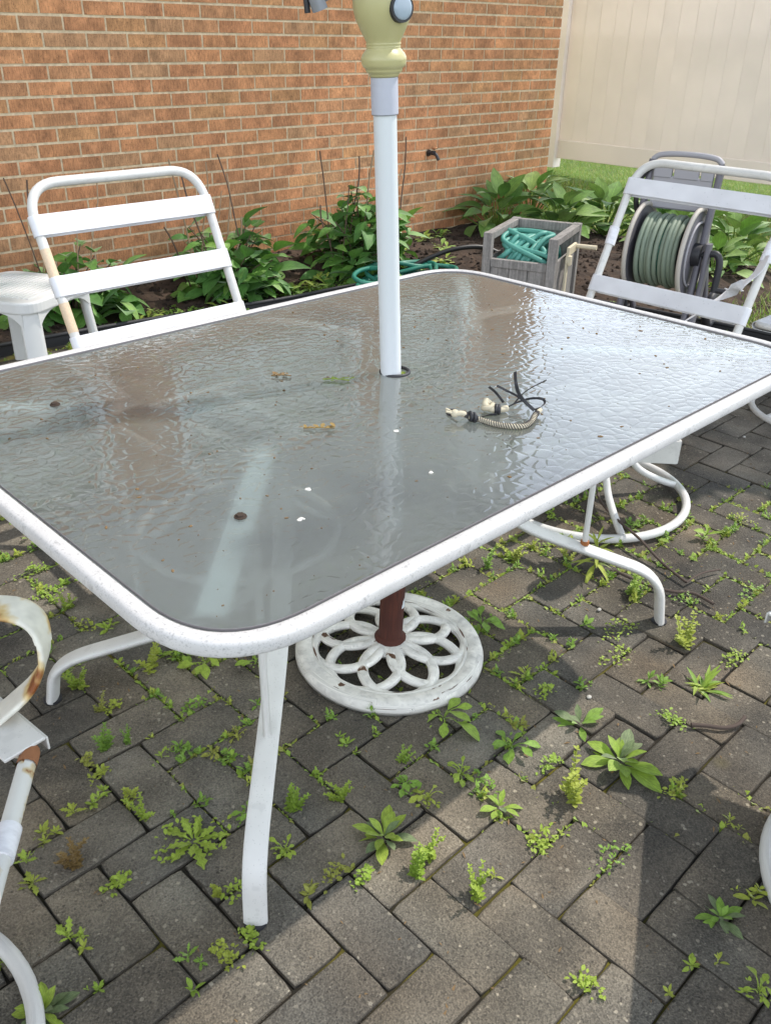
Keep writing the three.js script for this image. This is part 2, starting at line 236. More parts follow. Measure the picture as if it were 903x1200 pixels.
// ---------------------------------------------------------------- ground: lawn, soil bed, patio
const EDGE = [[-6, -2.62], [-1, -2.6], [0.7, -2.54], [1.6, -2.44], [2.25, -2.40], [2.75, -2.12], [3.0, -1.5], [3.22, -0.75], [3.34, 0.1], [3.4, 3], [3.4, 6]];   // where the paving stops
const edgeCurve = curve(EDGE.map(([x, z]) => [x, 0, z]));
const edgePts = edgeCurve.getSpacedPoints(160);
function edgeSide(x, z) { // signed distance: positive on the paving
  let best = 1e9, s = 1; for (let i = 0; i < edgePts.length - 1; i++) { const a = edgePts[i], b = edgePts[i + 1], dx = b.x - a.x, dz = b.z - a.z, t = clamp(((x - a.x) * dx + (z - a.z) * dz) / (dx * dx + dz * dz)), ex = x - a.x - dx * t, ez = z - a.z - dz * t, d = ex * ex + ez * ez; if (d < best) { best = d; s = dx * ez - dz * ex > 0 ? 1 : -1; } }
  return s * Math.sqrt(best);
}
function sheet(x0, x1, z0, z1, n, m, yf) {
  const g = new THREE.PlaneGeometry(1, 1, n, m), p = g.attributes.position, uv = g.attributes.uv;
  for (let i = 0; i < p.count; i++) { const x = mix(x0, x1, p.getX(i) + 0.5), z = mix(z1, z0, p.getY(i) + 0.5); p.setXYZ(i, x, yf(x, z), z); uv.setXY(i, x, z); }
  g.computeVertexNormals(); return g;
}
tag(part('lawn', sheet(-60, 60, -60, 60, 40, 40, (x, z) => gy(clamp(x, -14, 14), clamp(z, -14, 14)) - 0.035), M.lawn), 'green lawn beyond the soil bed and under the vinyl fence', null, null, 'structure');
const inBed = (x, z) => edgeSide(x, z) < -0.01 && (z < -2.1 || z < -1.15 - 0.0 * x) && x < 4.9 + Math.max(0, 0.5 * (-2.2 - z));
const bedHeight = (x, z) => { const e = clamp(-edgeSide(x, z), 0, 1), f = sstep(5.0, 4.2, x) * sstep(-0.7, -1.25, z); return gy(x, z) - 0.03 + f * (0.035 + 0.075 * sstep(0, 0.6, e) + (fbm(x * 0.13 + 5, z * 0.13 + 5, 8, 5, 201) - 0.5) * 0.09 + (fbm(x * 0.5 + 5, z * 0.5 + 5, 14, 3, 203) - 0.5) * 0.035) * sstep(-0.005, 0.02, e) - (edgeSide(x, z) > -0.02 ? 0.05 : 0); };
tag(part('soil_bed', sheet(-4, 5.0, -3.2, -0.7, 260, 90, bedHeight), M.soil), 'dark lumpy garden soil along the foot of the brick wall', null, null, 'structure');
{
  seed(3); const clods = []; const base = [0, 1, 2].map(() => { const g = new THREE.IcosahedronGeometry(1, 1), p = g.attributes.position; for (let i = 0; i < p.count; i++) { const k = 0.75 + 0.5 * hash(Math.round(p.getX(i) * 50), Math.round(p.getY(i) * 50 + p.getZ(i) * 90), 3); p.setXYZ(i, p.getX(i) * k, p.getY(i) * k * 0.7, p.getZ(i) * k); } g.computeVertexNormals(); return g; });
  const inst = new THREE.InstancedMesh(base[0], M.soil, 5000);
  for (let i = 0; i < 5000; i++) { let x, z; do { x = rr(-0.5, 4.8); z = rr(-3.15, -1.1); } while (edgeSide(x, z) > -0.05 || x > 4.9); dummy.position.set(x, bedHeight(x, z), z); dummy.rotation.set(rnd() * 6, rnd() * 6, rnd() * 6); { const q = 0.003 + 0.015 * Math.pow(rnd(), 4); dummy.scale.set(q * rr(0.7, 1.5), q * rr(0.5, 1), q * rr(0.7, 1.5)); }; dummy.updateMatrix(); inst.setMatrixAt(i, dummy.matrix); }
  shade(inst); inst.name = 'soil_clods'; scene.add(inst); tag(inst, 'crumbly dark soil clods on the planting bed', 'soil', null, 'stuff');
}
// patio: a mossy sand bed with the herringbone pavers on it
const PW = 0.1065, patioY = (x, z) => gy(x, z);
function gridPt(p, q) { const qq = q - 0.26 * clamp(q / 8, 0, 1.3) * sstep(-1, 3, p); return [-0.5766 + 0.0154 * p * PW + qq * PW, 0.4013 + p * PW - 0.0154 * qq * PW]; }
const patio = part('patio', sheet(-4, 3.42, -2.66, 3.5, 60, 60, (x, z) => gy(x, z) - (edgeSide(x, z) > -0.02 ? 0.0075 : 0.06)), M.joint);
tag(patio, 'herringbone paved patio with mossy weedy joints', null, null, 'structure');
function paverGeo(w, l, c, jig) { // top at y = 0, chamfered all round
  const h = 0.03, pos = [], idx = [], s = [[-1, -1], [1, -1], [1, 1], [-1, 1]], j = s.map(() => [rr(-jig, jig), rr(-jig, jig)]);
  const ring = (ins, y, sub) => s.flatMap(([a, b], i) => { const [a2, b2] = s[(i + 1) % 4]; const p0 = [a * (w / 2 - ins) + j[i][0], b * (l / 2 - ins) + j[i][1]], p1 = [a2 * (w / 2 - ins) + j[(i + 1) % 4][0], b2 * (l / 2 - ins) + j[(i + 1) % 4][1]]; const o = []; for (let k = 0; k < sub; k++) { const t = k / sub, e = k ? 0.0011 * (hash(i * 9 + k, Math.round(ins * 9e4), Math.round(w * 1e6 + l * 1e5 + j[0][0] * 1e7)) - 0.5) : 0, cut = k ? 0 : 0.0022 + 0.002 * hash(i, 3, Math.round(j[1][0] * 1e7)); const x = mix(p0[0], p1[0], t), z = mix(p0[1], p1[1], t), L2 = Math.hypot(x, z); o.push([x + e - (x / L2) * cut, y, z + e - (z / L2) * cut]); } return o; });
  const S = 5, R = [ring(c * 1.7, 0, S), ring(c * 0.55, -c * 0.45, S), ring(0, -c * 1.5, S), ring(0, -h, S)], N = S * 4;
  R.forEach((r) => r.forEach((p) => pos.push(...p))); pos.push(0, 0, 0);
  for (let r = 0; r < 3; r++) for (let i = 0; i < N; i++) { const a = r * N + i, b = r * N + (i + 1) % N; idx.push(a, b, a + N, b, b + N, a + N); }
  for (let i = 0; i < N; i++) idx.push(4 * N, (i + 1) % N, i);
  const g = new THREE.BufferGeometry(); g.setAttribute('position', new THREE.Float32BufferAttribute(pos, 3)); g.setIndex(idx); g.computeVertexNormals(); return g;
}
seed(5);
const paverTones = [[0.98, 0.97, 0.96], [0.86, 0.86, 0.87], [1.08, 1.05, 1.0], [0.93, 0.90, 0.87], [1.12, 1.10, 1.07], [0.78, 0.78, 0.79], [1.03, 0.98, 0.92]].map(([r, g, b]) => mat(lin(r * 0.515, g * 0.485, b * 0.430), 0.92, { map: T.paver, bumpMap: T.paverB, bumpScale: 0.003 }));
const paverShapes = []; for (let i = 0; i < 7; i++) paverShapes.push(paverGeo(0.1034, 0.2100, 0.0030, 0.0012));
const allPavers = [];
{
  for (let q = -34; q < 40; q++) for (let p = -34; p < 36; p++) {
    const long = ((p - q) % 4 + 4) % 4;                                  // start of a paver laid along p, or (3) of one laid along q
    let c = null, turn = 0;
    if (long === 0) c = [p + 1, q + 0.5]; else if (((p + 1 - q) % 4 + 4) % 4 === 0) { c = [p + 0.5, q + 1]; turn = Math.PI / 2; }
    if (!c) continue;
    const [x, z] = gridPt(c[0], c[1]); if (edgeSide(x, z) < 0.03 || x < -3.4 || z > 3 || x > 3.4) continue;
    const rel = V(x + 1.1937, gy(x, z) - 1.3366, z - 1.2098); const f = camera.getWorldDirection ? null : null;
    const fx = 0.703, fz = -0.711, fw = (rel.x * fx + rel.z * fz) * 0.877 + 1.33 * 0.481, ri = rel.x * 0.711 + rel.z * 0.703;
    const inView = fw > 0.2 && Math.abs(ri / fw) < 0.54 && Math.abs(x) < 9, under = Math.abs(x) < 0.75 && z > -0.5 && z < 0.1 ? 0.6 : 0, d = rel.length() + under;
    allPavers.push({ x, z, turn, d: inView ? d : d + 50, inView });
  }
  allPavers.sort((a, b) => a.d - b.d);
  const far = [];
  allPavers.forEach((o, i) => {
    const y = gy(o.x, o.z) + rr(-0.0022, 0.0022), ry = 0.0153 + o.turn + rr(-0.006, 0.006) + (rnd() < 0.5 ? Math.PI : 0), g0 = paverShapes[i % 7].clone();
    dummy.position.set(o.x + rr(-0.001, 0.001), y, o.z + rr(-0.001, 0.001)); dummy.rotation.set(0.0298 + rr(-0.006, 0.006), 0, 0.0 - 0.0138 + rr(-0.006, 0.006)); dummy.scale.setScalar(1); dummy.rotateY(ry); dummy.updateMatrix();
    g0.applyMatrix4(dummy.matrix); const u = tri(g0);
    if (i < 300) part('paver', u, pick(paverTones), patio); else far.push(u);
  });
  const m = part('paver_field', mergeGeometries(far), paverTones[0], patio); m.userData.kind = 'stuff';
}
// edging strip and the flat stones beside it
{
  const e = thing('lawn_edging', 'black plastic edging strip between the paving and the soil bed', 'edging');
  const P = edgePts.filter((p) => p.x > -3 && p.z < 2).map((p) => V(p.x, gy(p.x, p.z) + 0.006, p.z));
  part('strip', sweep(P, V(0, 1, 0), 0.08, 0.007, 5), M.edging, e); part('bead', tube(P.map((p) => p.clone().setY(p.y + 0.036)), 0.010, 200, 8), M.edging, e);
  seed(6);
  [[3.02, -0.62, 0.30, 0.2], [3.12, -0.28, 0.30, 0.14], [3.15, 0.07, 0.32, 0.1], [3.17, 0.43, 0.32, 0.05]].forEach(([x, z, l, a], i) => tag(part('border_stone', box(0.15, 0.05, l, x, gy(x, z) + 0.004, z, -a, 0.012), M.stone), ['tan border stone beside the hose reel foot', 'tan border stone behind the twisted chair strap', 'tan border stone nearest the lawn corner', 'tan border stone beyond the armrest'][i], 'stone', 'tan border stones'));
}

// ---------------------------------------------------------------- house
const WZ = -3.1594, BX = 0.8647, BP = 0.2154, BC = 0.06735, BY = 1.4073, HX = 4.835;
{
  const h = thing('brick_house', 'orange brown brick house wall behind the garden bed', 'house');
  const holes = [[-0.35, 0.90, 1.82, 2.56], [1.36, 2.86, 1.82, 2.56], [3.06, 4.0, 1.82, 2.56]];  // unseen windows above the view, pale blinds set to brighten the table glass reflection
  const front = [];                                                     // mortar face, in pieces round the unseen windows
  const xs = [-7, ...holes.flatMap((o) => [o[0], o[1]]), HX - 0.012];
  for (let i = 0; i < xs.length - 1; i++) { const [a, b] = [xs[i], xs[i + 1]], o = holes.find((q) => q[0] === a); if (!o) front.push([a, b, -0.3, 5.4]); else front.push([a, b, -0.3, o[2]], [a, b, o[3], 5.4]); }
  part('wall', [...front.map(([a, b, c, d]) => tri(at(new THREE.BoxGeometry(b - a, d - c, 0.22), (a + b) / 2, (c + d) / 2, WZ - 0.11 - 0.0035))), tri(at(new THREE.BoxGeometry(0.22, 5.7, 5), HX - 0.122, 2.55, WZ - 0.229 - 2.5)), tri(at(new THREE.BoxGeometry(0.22, 5.7, 5), -6.89, 2.55, WZ - 0.229 - 2.5)), tri(at(new THREE.BoxGeometry(11.8, 5.7, 0.2), -1.08, 2.55, WZ - 5.33))], M.mortar, h);
  part('roof', [tri(at(new THREE.BoxGeometry(13, 0.12, 7), -1.08, 5.5, WZ - 2.5, 0))], M.roof, h);
  seed(8);
  const tones = [[0.46, 0.205, 0.088], [0.43, 0.185, 0.085], [0.50, 0.235, 0.105], [0.40, 0.20, 0.095], [0.47, 0.25, 0.105], [0.40, 0.175, 0.08], [0.52, 0.23, 0.10], [0.36, 0.22, 0.115], [0.48, 0.20, 0.09]].map(([r, g, b]) => mat(lin(mix(r, 0.455, 0.5) * 1.36, mix(g, 0.212, 0.5) * 1.40, mix(b, 0.092, 0.5) * 1.48), 0.92, { map: T.brick, bumpMap: T.brickB, bumpScale: 0.0022 }));
  const bricks = [], rest = tones.map(() => []);
  for (let r = -40; r <= 21; r++) for (let i = -14; i < 22; i++) {
    const off = r % 2 ? 0.5 : 0, a0 = BX + (i + off) * BP, b0 = a0 + BP, y = BY - r * BC; let a = a0 + 0.005, b = b0 - 0.005; if (a > HX - 0.03 || b < -3.2) continue; b = Math.min(b, HX);
    if (y > 2.62) continue;
    let segs = [[a, b]]; for (const o of holes) if (y > o[2] - 0.035 && y < o[3] + 0.035) segs = segs.flatMap(([p, q]) => q <= o[0] || p >= o[1] ? [[p, q]] : [[p, Math.min(q, o[0])], [Math.max(p, o[1]), q]].filter(([m, n]) => n - m > 0.02));
    for (const [p, q] of segs) bricks.push({ a: p, b: q, y, r, d: Math.hypot(p + 1.19, y - 1.34, 4.37) + (y < 1.62 && y > 0.15 && p > 0.35 ? 0 : 40) });
  }
  bricks.sort((p, q) => p.d - q.d);
  bricks.forEach((o, i) => {
    const t = rnd() < 0.02 ? 7 : Math.floor(rnd() * 9), pr = 0.0032 + rr(-0.001, 0.001);
    const g = tri(at(new THREE.BoxGeometry(o.b - o.a - rr(0, 0.0018), BC - 0.0112 - rr(0, 0.0014), 0.03), (o.a + o.b) / 2, o.y + rr(-0.0008, 0.0008), WZ - 0.0035 + pr - 0.015, rr(-0.004, 0.004)), rnd() * 2, rnd() * 2);
    if (i < 300) part('brick', g, tones[t], h); else rest[t].push(g);
  });
  rest.forEach((l, t) => { if (l.length) { const m = part('brickwork', mergeGeometries(l), tones[t], h); m.userData.kind = 'stuff'; } });
  for (let i = 0; i < 13; i++) part('unseen_siding_board', box(HX + 3.2, 0.197, 0.022, (HX - 3.2) / 2 + 0.006, 2.755 + i * 0.2, WZ + 0.004 - 0.0006 * (i % 2), 0, 0.004), M.unseenSiding, h);  // upper wall out of view, pale boards chosen to silver the table glass reflection
  for (const [a, b, c, d] of holes) {
    const w = part('window', [box(b - a, 0.06, 0.14, (a + b) / 2, d - 0.03, WZ - 0.07), box(0.06, d - c - 0.124, 0.14, a + 0.03, (c + d) / 2 - 0.001, WZ - 0.07), box(0.06, d - c - 0.124, 0.14, b - 0.03, (c + d) / 2 - 0.001, WZ - 0.07), box(b - a - 0.124, 0.04, 0.08, (a + b) / 2, (c + d) / 2, WZ - 0.08)], M.trim, h);
    part('sill', box(b - a + 0.08, 0.06, 0.2, (a + b) / 2, c + 0.03, WZ - 0.04), M.trim, w);
    part('pane', at(new THREE.PlaneGeometry(b - a - 0.1, d - c - 0.1), (a + b) / 2, (c + d) / 2, WZ - 0.085), M.pane, w);
    part('unseen_blind', tri(at(new THREE.BoxGeometry(b - a - 0.08, d - c - 0.08, 0.01), (a + b) / 2, (c + d) / 2, WZ - 0.2)), M.unseen_blind, w);
  }
}
{ // outdoor tap
  const f = thing('wall_tap', 'dark outdoor tap with a copper handle sticking out of the brick wall', 'tap', [3.47, 0.615, WZ]); f.scale.setScalar(0.74);
  part('flange', at(new THREE.CylinderGeometry(0.028, 0.03, 0.012, 20), 0, 0, 0.004, 0, Math.PI / 2), M.bolt, f);
  part('spout', [sweep(roundPath([[0, 0, 0], [0, 0.004, 0.09], [0.004, -0.05, 0.125]], 0.04), V(1, 0, 0), 0.03, 0.03, 2), at(new THREE.CylinderGeometry(0.021, 0.021, 0.03, 16), 0, 0.004, 0.06, 0, Math.PI / 2)], M.dark, f);
  part('handle', [at(new THREE.TorusGeometry(0.022, 0.006, 8, 18), 0, 0.042, 0.075, 0, Math.PI / 2.4), cyl(0.005, 0.005, 0.05, 0, 0.02, 0.07, 10)], M.brass, f);
}

// ---------------------------------------------------------------- vinyl fence
{
  const FX = 7.2, z0 = -4.82, f = thing('vinyl_fence', 'beige vinyl privacy fence with vertical boards behind the lawn', 'fence', [FX, 0, 0]);
  part('post', box(0.13, 2.1, 0.13, 0, 1.12, z0, 0, 0.006), M.fence, f); part('post_cap', box(0.15, 0.03, 0.15, 0, 2.187, z0, 0, 0.01), M.fence, f);
  seed(9);
  const y0 = 0.165, zEnd = 1.2;
  part('bottom_rail', box(0.045, 0.185, zEnd - z0 - 0.065, 0, y0 + 0.0925, (z0 + 0.065 + zEnd) / 2, 0, 0.008), M.fence, f); part('top_rail', box(0.045, 0.15, zEnd - z0 - 0.065, 0, 2.05, (z0 + 0.065 + zEnd) / 2, 0, 0.008), M.fence, f);
  for (let z = z0 + 0.068, i = 0; z < zEnd - 0.16; z += 0.172, i++) part('board', box(0.022 + 0.0006 * (i % 2), 1.72, 0.1717, 0.0, y0 + 0.185 + 0.86, z + 0.086, 0, 0.0022), M.fence, f);
  part('post', box(0.13, 2.1, 0.13, 0, 1.12, zEnd + 0.066, 0, 0.006), M.fence, f); part('post_cap', box(0.15, 0.03, 0.15, 0, 2.187, zEnd + 0.066, 0, 0.01), M.fence, f);
}

// ---------------------------------------------------------------- table
const table = thing('patio_table', 'white framed patio table with a pebbled glass top', 'table');
{
  const A = 0.796, B = 0.542, RC = 0.15, ty = 0.7150;
  const rp = roundPath([[A, ty, B], [A, ty, -B], [-A, ty, -B], [-A, ty, B]], RC, 12, true);
  part('rim', sweep(rp, V(0, 1, 0), 0.0262, 0.0255, 3.2, true, 24), M.rim, table);
  const s = new THREE.Shape(), gp = roundPath([[A - 0.01, 0, B - 0.01], [A - 0.01, 0, -B + 0.01], [-A + 0.01, 0, -B + 0.01], [-A + 0.01, 0, B - 0.01]], RC - 0.01, 12, true);
  gp.forEach((p, i) => (i ? s.lineTo(p.x, -p.z) : s.moveTo(p.x, -p.z))); s.closePath();
  const hole = new THREE.Path(); hole.absarc(0.022, 0.0, 0.028, 0, Math.PI * 2, true); s.holes.push(hole);
  const gg = new THREE.ExtrudeGeometry(s, { depth: 0.005, bevelEnabled: false, curveSegments: 24 }); gg.rotateX(-Math.PI / 2);
  const slab = part('glass_top', tri(at(gg, 0, 0.7175, 0)), M.glass, table);
  const sg = new THREE.ShapeGeometry(s, 24); sg.rotateX(-Math.PI / 2); part('pebbled_face', tri(at(sg, 0, 0.7236, 0)), M.sheen, slab);
  part('gasket', sweep(roundPath([[A - 0.0150, 0.7242, B - 0.0150], [A - 0.0150, 0.7242, -B + 0.0150], [-A + 0.0150, 0.7242, -B + 0.0150], [-A + 0.0150, 0.7242, B - 0.0150]], RC - 0.0150, 12, true), V(0, 1, 0), 0.0045, 0.0012, 3, true, 8), M.gasket, table);
  part('hole_ring', at(new THREE.TorusGeometry(0.029, 0.0035, 8, 32), 0.022, 0.7245, 0.0, 0, Math.PI / 2), M.dark, table);
  // legs: a flat tube in the diagonal plane, from the rim corner in under the glass, round and out to the foot
  for (const [sx, sz] of [[-1, 1], [1, 1], [-1, -1], [1, -1]]) {
    const ox = sx * 0.285, dir = V(sx * Math.SQRT1_2, 0, sz * Math.SQRT1_2), P = (q, y) => [ox + dir.x * q, y, dir.z * q], foot = P(0.525, 0), gf = gy(foot[0], foot[2]);
    const path = roundPath([P(0.64, 0.7115), P(0.05, 0.7115), P(-0.045, 0.45), P(0.10, 0.275), P(0.505, 0.125), P(0.525, gf + 0.004)], [0, 0.16, 0.14, 0.12, 0.085, 0], 9);
    const side = V(-dir.z, 0, dir.x);
    const leg = part('leg', sweep(path, side, 0.042, (i, p) => mix(0.024, 0.0095, sstep(0.62, 0.705, p.y)), 2.6, false, 18), M.white, table);
    part('brace', tube([P(0.30, 0.69), P(0.30, 0.205)], 0.0075, 2, 10), M.white, leg);
    if (sx > 0 && sz > 0) part('rust_ring', at(new THREE.CylinderGeometry(0.0105, 0.0115, 0.010, 12), ...P(0.30, 0.2195)), M.rustDeep, leg);
    part('foot_cap', at(new THREE.CylinderGeometry(0.02, 0.02, 0.006, 16), foot[0], gf + 0.004, foot[2]), M.dark, leg);
    if (sx < 0) part('bolt', [at(new THREE.CylinderGeometry(0.0062, 0.0066, 0.004, 6), ...P(0.405, 0.7266)), at(new THREE.CylinderGeometry(0.0092, 0.0095, 0.0016, 18), ...P(0.405, 0.7248))], M.bolt, table);
  }
}
// ---------------------------------------------------------------- umbrella stand and umbrella
const UX = 0.03, UZ = -0.005;
{
  const b = thing('umbrella_base', 'round white cast iron umbrella base with interlaced rings and a rusty tube', 'umbrella base', [UX, gy(UX, UZ), UZ]);
  b.rotation.set(0.0298, 0.2, -0.0138);
  part('outer_ring', lathe([[0.188, 0.004], [0.187, 0.022], [0.191, 0.029], [0.212, 0.031], [0.2245, 0.026], [0.2295, 0.012], [0.2295, 0], [0.19, 0], [0.188, 0.004]], 96), M.cast, b); b.children[0].geometry = tri(b.children[0].geometry);
  for (let i = 0; i < 8; i++) {
    const a = (i / 8) * Math.PI * 2, g = new THREE.TorusGeometry(0.0835, 0.0132, 12, 64); g.rotateX(Math.PI / 2); g.scale(1, 0.72, 1); g.rotateZ(-0.12 - 0.004 * (i % 3)); g.translate(0.1045, 0.026 + 0.0012 * (i % 2), 0); g.rotateY(a);
    part('ring', tri(g, i * 0.37, i * 0.21), M.cast, b);
  }
  part('inner_ring', at(new THREE.TorusGeometry(0.1855, 0.0085, 10, 72), 0, 0.021, 0, 0, Math.PI / 2), M.cast, b);
  part('hub', lathe([[0.0, 0.02], [0.062, 0.026], [0.06, 0.034], [0.05, 0.041], [0.042, 0.0445], [0.0, 0.046]], 40), M.cast, b);
  const t = part('tube', lathe([[0.0375, 0.040], [0.0385, 0.049], [0.034, 0.054], [0.029, 0.058], [0.029, 0.36], [0.024, 0.36], [0.024, 0.05]], 32), M.rust, b);
  part('clamp_knob', [at(new THREE.CylinderGeometry(0.006, 0.006, 0.05, 10), 0.045, 0.3, 0, 0, 0, Math.PI / 2), at(new THREE.CylinderGeometry(0.018, 0.018, 0.014, 12), 0.075, 0.3, 0, 0, 0, Math.PI / 2)], M.dark, t);
}
{
  const u = thing('patio_umbrella', 'white umbrella pole with an olive crank housing standing through the table', 'umbrella', [0.0105, 0.72, 0.0]);
  u.rotation.z = 0.046; u.rotation.x = -0.012;
  part('pole', cyl(0.0208, 0.0208, 1.12, 0, -0.02, 0, 32), M.pole, u);
  for (const [a, y, w, hh] of [[2.2, 0.44, 0.006, 0.010], [1.15, 0.155, 0.012, 0.003], [1.9, 0.30, 0.004, 0.003], [0.9, 0.02, 0.018, 0.004], [1.7, 0.012, 0.012, 0.005]]) part('scuff', new THREE.CylinderGeometry(0.0211, 0.0211, hh, 6, 1, true, a + 1.0, w / 0.0208).translate(0, y, 0), M.scuff, u);
  part('collar', lathe([[0.0, 0.487], [0.0235, 0.487], [0.0238, 0.489], [0.0238, 0.547], [0.022, 0.549], [0, 0.549]], 32), M.collar, u);
  part('crank_housing', lathe([[0.0, 0.545], [0.0235, 0.546], [0.026, 0.553], [0.0265, 0.558], [0.0305, 0.561], [0.032, 0.566], [0.0315, 0.570], [0.0355, 0.574], [0.0375, 0.580], [0.0385, 0.587], [0.0385, 0.590], [0.0392, 0.593], [0.039, 0.600], [0.036, 0.610], [0.0315, 0.619], [0.0285, 0.624], [0.0295, 0.6265], [0.0295, 0.629], [0.0285, 0.631], [0.0300, 0.634], [0.0300, 0.637], [0.029, 0.640], [0.0325, 0.652], [0.0375, 0.668], [0.0425, 0.686], [0.047, 0.705], [0.050, 0.73], [0.050, 0.78], [0.044, 0.81], [0.03, 0.82], [0, 0.82]].map(([r, y]) => [r, 0.546 + (y - 0.546) * 0.575]), 48), M.olive, u);
  const k = part('knob', [at(new THREE.CylinderGeometry(0.0215, 0.0225, 0.014, 32), -0.004, 0.650, 0.046, -0.19, Math.PI / 2)], M.dark, u);
  part('knob_face', lathe([[0, 0.004], [0.012, 0.004], [0.0165, 0.002], [0.0178, 0], [0.0178, -0.004], [0, -0.004]], 32).applyMatrix4(new THREE.Matrix4().makeRotationFromEuler(new THREE.Euler(Math.PI / 2, -0.19, 0, 'YXZ')).setPosition(-0.0055, 0.650, 0.0535)), M.knob, k);
  part('upper_pole', cyl(0.0205, 0.0205, 0.5, 0, 0.96, 0, 24), M.pole, u);
  // two grey cloth tips hanging beside the housing
  for (const [a, low] of [[3.72, 0.650], [4.12, 0.662]]) {
    const side = V(-Math.sin(a), 0, Math.cos(a)), R = (r, y) => V(Math.cos(a) * r, y, Math.sin(a) * r);
    part('canopy_tip', sweep([R(0.03, 0.86), R(0.07, 0.83), R(0.10, 0.77), R(0.118, low + 0.07), R(0.112, low + 0.02), R(0.105, low)], (n) => side, 0.06, 0.026, 2, false, 12), M.cloth, u);
    part('rib_tip', tube([R(0.130, low + 0.06), R(0.126, low - 0.004)], 0.005, 2, 8), M.dark, u);
  }
}

// ---------------------------------------------------------------- strap chairs
const SW = 0.28, TILT = 0.436, SP = 0.162;       // half width, lean of the back, pitch of the back straps
let LIFT = 0;
function backPt(u, v) { return V(u, 0.548 + LIFT + v * Math.cos(TILT), -0.30 - v * Math.sin(TILT)); }
function strapShell(len, r, wid) { // a vinyl band pulled tight round two tubes
  const s = new THREE.Shape(), h = len / 2; const ol = (o, R) => { o.absarc(h, 0, R, -Math.PI / 2, Math.PI / 2, false); o.absarc(-h, 0, R, Math.PI / 2, Math.PI * 1.5, false); };
  ol(s, r + 0.0022); const hp = new THREE.Path(); ol(hp, r + 0.0004); s.holes.push(hp);
  const g = new THREE.ExtrudeGeometry(s, { depth: wid - 0.002, bevelEnabled: true, bevelThickness: 0.001, bevelSize: 0.0006, bevelSegments: 1, curveSegments: 10 }); g.translate(0, 0, -wid / 2 + 0.001); return g;   // band axis along z, span along x
}
const backStrap = (v, m, o, tilt = 0) => { const g = strapShell(SW * 2 - 0.026, 0.0135, 0.054); g.rotateX(-Math.PI / 2); g.rotateZ(tilt); g.rotateX(-TILT); const p = backPt(0, v); g.translate(p.x, p.y, p.z); return part('back_strap', g, m, o); };
